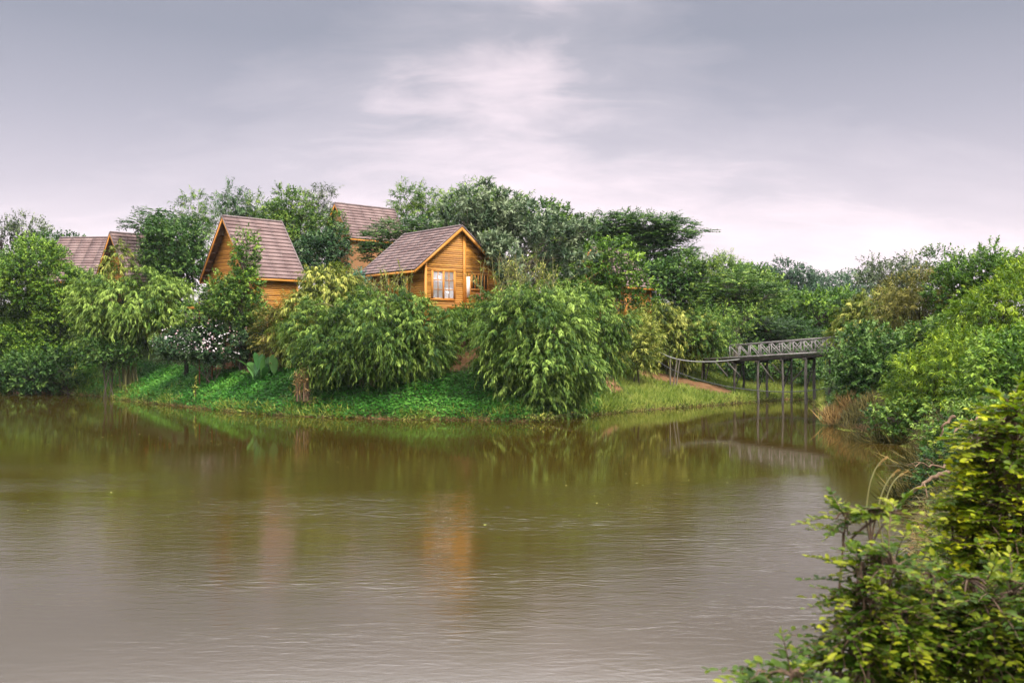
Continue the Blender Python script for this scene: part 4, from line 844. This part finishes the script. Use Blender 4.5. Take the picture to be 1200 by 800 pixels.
n = len(P); P[:, 2] = np.maximum(P[:, 2], 0); lv.add(P, R.normal(size=(n, 3)) * .5 + np.array([0, -.7, .6]), rdir(n) * .6 + np.array([0, -1, .4]), R.uniform(.2, .5, n), R.uniform(.025, .06, n), R.uniform(0, 1, n))
tag(link('grass', lv.mesh('grass', LM['blade'], droop=.45)), kind='stuff')
lv = Leaves()                                                    # floating weed by the right bank and specks on the pond
P, s = scatter(60000, (10, 19), (34, 50), lambda s, px, x, y: (s < -.05) & (s > -1.3) & (px > 940) & (px < 1075) & (bumps(x, y, 1.0) + .5 > -s))
P2, s2 = scatter(420, (-26, 14), (19, 50), lambda s, px, x, y: (s < -.6) & (bumps(x, y, 2.5) > .1))
P = np.concatenate([P[:9000], P2]); n = len(P); P[:, 2] = R.uniform(.006, .02, n); d_ = rdir(n); d_[:, 2] *= .06; lv.add(P, d_, rdir(n) * .12 + np.array([0, 0, 1]), R.uniform(.04, .11, n), R.uniform(.03, .06, n), R.uniform(.2, 1, n))
tag(link('floating_weed', lv.mesh('floating_weed', LM['blade'], droop=.02)), kind='stuff')
lv = Leaves()                                                    # undergrowth between the trees
P, s = scatter(120000, (-48, 34), (24, 100), lambda s, px, x, y: (s > 4.5) & (px > -60) & (px < 1260) & ~((px < 720) & (s < 6.0)) & (R.uniform(size=len(s)) > soil_amount(x, y) * 1.4) & ~((px > 640) & (px < 960) & (s < 7)))
n = len(P); P[:, 2] += R.uniform(0, 1, n) ** 2 * (.5 + .6 * np.clip(bumps(P[:, 0], P[:, 1], 1.6) + .4, 0, 1.6)); lv.add(P, rdir(n) + np.array([0, 0, .3]), rdir(n) * .5 + np.array([0, -.3, 1]), R.uniform(.22, .42, n), R.uniform(.10, .18, n), R.uniform(0, .8, n))
tag(link('undergrowth', lv.mesh('undergrowth', LM['mid'])), kind='stuff')
lv = Leaves()                                                    # right bank: matted half dry grass
P, s = scatter(260000, (4, 26), (9, 47), lambda s, px, x, y: (s > .0) & (s < 7) & (px > 960) & (px < 1260) & (x > 3.2) & ((y > 29) | (R.uniform(size=len(s)) < .35)))
n = len(P); lv.add(P, R.normal(size=(n, 3)) * .6 + np.array([-.45, -.2, .35]), rdir(n) + np.array([0, -.4, 1]), R.uniform(.2, .6, n), R.uniform(.015, .035, n), np.clip(.45 + .4 * bumps(P[:, 0], P[:, 1], .8) + R.uniform(-.3, .3, n), 0, 1))
tag(link('grass', lv.mesh('grass', LM['drygreen'], droop=.45)), kind='stuff')
P, s = scatter(420000, (-24, 34), (-4, 34), lambda s, px, x, y: (s > .0) & (s < 16) & ((x > 2.4) | (y < 7)) & (np.hypot(x, y) > 1.6) & ~((px > 960) & (px < 1260) & (y > 9) & (s < 7)) & (np.hypot(x - 2, y - 4) > .3))
P = P[:150000]; n = len(P); lv = Leaves(); lv.add(P, R.normal(size=(n, 3)) * .6 + np.array([0, 0, .7]), rdir(n) + np.array([0, -.4, .6]), R.uniform(.12, .34, n), R.uniform(.012, .03, n), np.clip(.4 + .4 * bumps(P[:, 0], P[:, 1], .8) + R.uniform(-.3, .3, n), 0, 1))
tag(link('grass', lv.mesh('grass', LM['blade'], droop=.4)), kind='stuff')
def tuft(px, D, n, label, mat, hgt, spread, lean=(0, 0, 0), name='grass_tuft', W=.035):
    x = (px - CX) / F * D; base = np.array([x, D, max(gz(x, D), 0)]); lv = Leaves(); P = base + np.stack([R.normal(size=n) * spread, R.normal(size=n) * spread * .6, np.zeros(n)], 1); P[:, 2] = np.maximum(ground(P[:, 0], P[:, 1]), 0)
    lv.add(P, R.normal(size=(n, 3)) * .35 + np.array([0, 0, 1]) + np.array(lean), rdir(n) + np.array([0, -1, 0]), R.uniform(.4, 1.1, n) * hgt, W * R.uniform(.6, 1.2, n), R.uniform(0, 1, n))
    o_ = link(name, lv.mesh(name, LM[mat], droop=.35, org=base)); o_.location = tuple(base); tag(o_, label, 'grass tuft')
tuft(986, 44.6, 800, 'tall orange brown dry grass at the water edge right of the bridge piles', 'dry', 1.15, .36)
tuft(1010, 43.0, 500, 'short greenish dry grass in front of the dark bamboo foot', 'drygreen', .8, .4)
tuft(1062, 37.8, 1400, 'brown matted grass hanging off the right bank below the lime shrub', 'drygreen', .9, .8, (-.3, -.4, -.4))
tuft(1105, 29.5, 700, 'tan grass mat drooping over the dark undercut of the right bank', 'drygreen', 1.1, .55, (-.6, -.4, -.3))
tuft(1085, 24.0, 600, 'low tangle of dull brown grass above the overhanging dead branches', 'drygreen', .8, .4, (-.6, -.3, -.2))
def deadbranch(label, pts, rad, forks=2):
    P = np.array([at(*p) for p in pts]); t = np.linspace(0, 1, len(P)); tt = np.linspace(0, 1, 12); Q = np.stack([np.interp(tt, t, P[:, i]) for i in range(3)], 1); Q[1:-1] += R.normal(size=(10, 3)) * .03
    lines = [(Q, np.linspace(rad, rad * .3, 12))]
    for i in range(forks):
        j = int(R.integers(3, 9)); e = Q[j] + (Q[-1] - Q[0]) * .25 + R.normal(size=3) * .25; lines.append((bez(Q[j], Q[j] * .5 + e * .5 + [0, 0, .1], e, 6), np.linspace(rad * .5, rad * .15, 6)))
    tag(link('dead_branch', tubes_mesh('dead_branch', lines, M_DEADWOOD, 6)), label, 'branch')
deadbranch('bare dead branch reaching down from the right bank to the water, the lowest one', [(1112, 552, 19), (1085, 562, 18.6), (1060, 585, 18.2)], .05)
deadbranch('thin pale dead branch lying level above the undercut bank', [(1118, 549, 21), (1095, 545, 20.6), (1068, 543, 20.2)], .035)
deadbranch('arched reddish root looping out of the right bank', [(1150, 488, 24), (1128, 497, 23.5), (1119, 508, 23), (1117, 525, 22.8)], .05, 1)
deadbranch('curved tan root left of the arched reddish root', [(1118, 488, 25), (1106, 496, 24.8), (1101, 512, 24.6)], .05, 0)

# ------------------------------------------------------------------ foreground shrubs
def near_shrub(label, bx_, by_, blobs, D, n, mat, L=.062, stems=7):
    base = np.array([bx_, by_, gz(bx_, by_)]); lv = Leaves(); lines = []; tips = []
    vol = np.array([q[2] * q[3] for q in blobs], float); pick = R.choice(len(blobs), n, p=vol / vol.sum())
    hub = [base + np.array([R.normal() * .15, R.normal() * .15, -.1]) for _ in range(stems)]; mains = []
    for i in range(stems):
        q = blobs[i % len(blobs)]; tp = at(q[0] + R.normal() * q[2] * .4, q[1] - q[3] * .3 + R.normal() * q[3] * .3, D + (q[4] if len(q) > 4 else 0)); M_ = bez(hub[i], hub[i] * .6 + tp * .4 + np.array([0, 0, .25]), tp, 14); mains.append(M_); lines.append((M_, np.linspace(.014, .004, 14)))
    allm = np.concatenate(mains)
    for b_ in pick:
        q = blobs[b_]; Dq = D + (q[4] if len(q) > 4 else 0); d = rdir(1)[0]; u_ = R.uniform() ** .4
        c_ = at(q[0] + d[0] * q[2] * u_, q[1] - d[2] * q[3] * u_, Dq + d[1] * min(q[2], q[3]) / F * Dq * u_ * 1.3)
        az = R.uniform(0, 6.28); out_ = unit(np.array([d[0] * 1.2 - .25, d[1] * .9 - .1, .18 + .3 * d[2]]) + np.array([math.cos(az), math.sin(az), 0]) * .6)
        ln_ = R.uniform(.10, .20); j = int(np.argmin(np.linalg.norm(allm - c_, axis=1) + R.uniform(0, .25, len(allm))))
        tw = bez(allm[j], allm[j] * .45 + c_ * .55 + np.array([0, 0, .04]), c_, 6); ax = np.linspace(0, 1, 6)[:, None]; sp_ = c_ + out_ * ln_ * ax + np.array([0, 0, -.035]) * ax ** 2
        lines.append((np.concatenate([tw[:-1], sp_]), np.linspace(.0045, .0012, 11)))
        k_ = int(R.integers(9, 15)); t = np.repeat(np.linspace(.1, 1, (k_ + 1) // 2), 2)[:k_]; pos = c_ + out_ * ln_ * t[:, None] + np.array([0, 0, -.035]) * t[:, None] ** 2
        side = unit(np.cross(out_, [0, 0, 1])); sg = np.where(np.arange(k_) % 2, 1.0, -1.0)[:, None]; up_ = unit(np.array([0, 0, 1]) + R.normal(size=3) * .25)
        ld = side * sg * .85 + out_ * .6 + R.normal(size=(k_, 3)) * .18 + np.array([0, 0, .06]); ld[-1] = out_
        tb_ = R.uniform(-.3, .3)
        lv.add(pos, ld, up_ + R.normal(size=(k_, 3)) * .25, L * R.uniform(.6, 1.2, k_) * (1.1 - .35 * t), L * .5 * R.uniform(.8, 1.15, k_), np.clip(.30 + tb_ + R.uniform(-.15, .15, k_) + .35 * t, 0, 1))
    root = thing('shrub', label, 'shrub', base); TOTAL[0] += lv.count()
    link('foliage', lv.mesh('foliage', LM[mat], droop=.10, fine=True, org=base), root); link('stem', tubes_mesh('stem', [(P - base, r) for P, r in lines], M_TWIG, 5), root)
near_shrub('gold leaved shrub filling the right photo edge in the foreground', 2.75, 5.0, [(1185, 530, 48, 60), (1160, 590, 44, 46), (1195, 640, 60, 60), (1140, 650, 44, 40), (1185, 485, 20, 24), (1130, 605, 22, 18), (1150, 520, 18, 20)], 5.0, 720, 'gold', .054, 12)
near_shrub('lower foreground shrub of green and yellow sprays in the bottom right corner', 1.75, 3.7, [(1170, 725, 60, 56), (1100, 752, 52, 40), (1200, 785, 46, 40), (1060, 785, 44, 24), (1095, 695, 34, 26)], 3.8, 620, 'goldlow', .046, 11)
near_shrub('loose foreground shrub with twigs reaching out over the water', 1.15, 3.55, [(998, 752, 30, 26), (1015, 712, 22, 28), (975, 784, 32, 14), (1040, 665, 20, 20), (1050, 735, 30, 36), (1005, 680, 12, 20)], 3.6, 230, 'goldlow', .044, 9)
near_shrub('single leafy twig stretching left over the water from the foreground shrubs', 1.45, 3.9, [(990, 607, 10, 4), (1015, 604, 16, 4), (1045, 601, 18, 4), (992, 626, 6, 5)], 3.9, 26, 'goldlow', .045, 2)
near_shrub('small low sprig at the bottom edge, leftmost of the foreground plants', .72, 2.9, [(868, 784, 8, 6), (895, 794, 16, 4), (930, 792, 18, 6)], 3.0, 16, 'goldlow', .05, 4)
def seedgrass(label, pts, D):
    P = np.array([at(p[0], p[1], D) for p in pts]); t = np.linspace(0, 1, len(P)); tt = np.linspace(0, 1, 16); Q = np.stack([np.polyval(np.polyfit(t, P[:, i], min(2, len(P) - 1)), tt) for i in range(3)], 1)
    g0 = np.array([[Q[0, 0] + .5, Q[0, 1] + .1, gz(Q[0, 0] + .5, Q[0, 1] + .1) - .05]]); st = bez(g0[0], (g0[0] + Q[0]) / 2 + np.array([-.1, 0, .1]), Q[0], 8)
    root = thing('seed_grass', label, 'grass stem', g0[0]); link('stalk', tubes_mesh('stalk', [(np.concatenate([st[:-1], Q]) - g0[0], np.linspace(.008, .004, 23))], M_CULM, 5), root)
    lv = Leaves(); k_ = 130; t = R.uniform(.72, 1, k_); q = np.stack([np.interp(t, tt, Q[:, i]) for i in range(3)], 1); tg = unit(Q[-1] - Q[11]); lv.add(q, rdir(k_) * .45 + tg, rdir(k_), R.uniform(.016, .034, k_), .004, R.uniform(.4, 1, k_))
    link('seed_head', lv.mesh('seed_head', LM['dry'], org=g0[0]), root)
seedgrass('tall tan seed grass arching over the water, leftmost and highest of its three', [(1015, 605), (1019, 572), (1026, 548), (1039, 537)], 7.5)
seedgrass('tan seed grass with a thin bent head, middle one of three over the water', [(1028, 600), (1034, 578), (1042, 560), (1052, 552)], 7.6)
seedgrass('short tan seed grass nodding right, rightmost of three over the water', [(1036, 600), (1042, 578), (1049, 560), (1063, 553)], 7.7)
print('leaves', TOTAL[0])
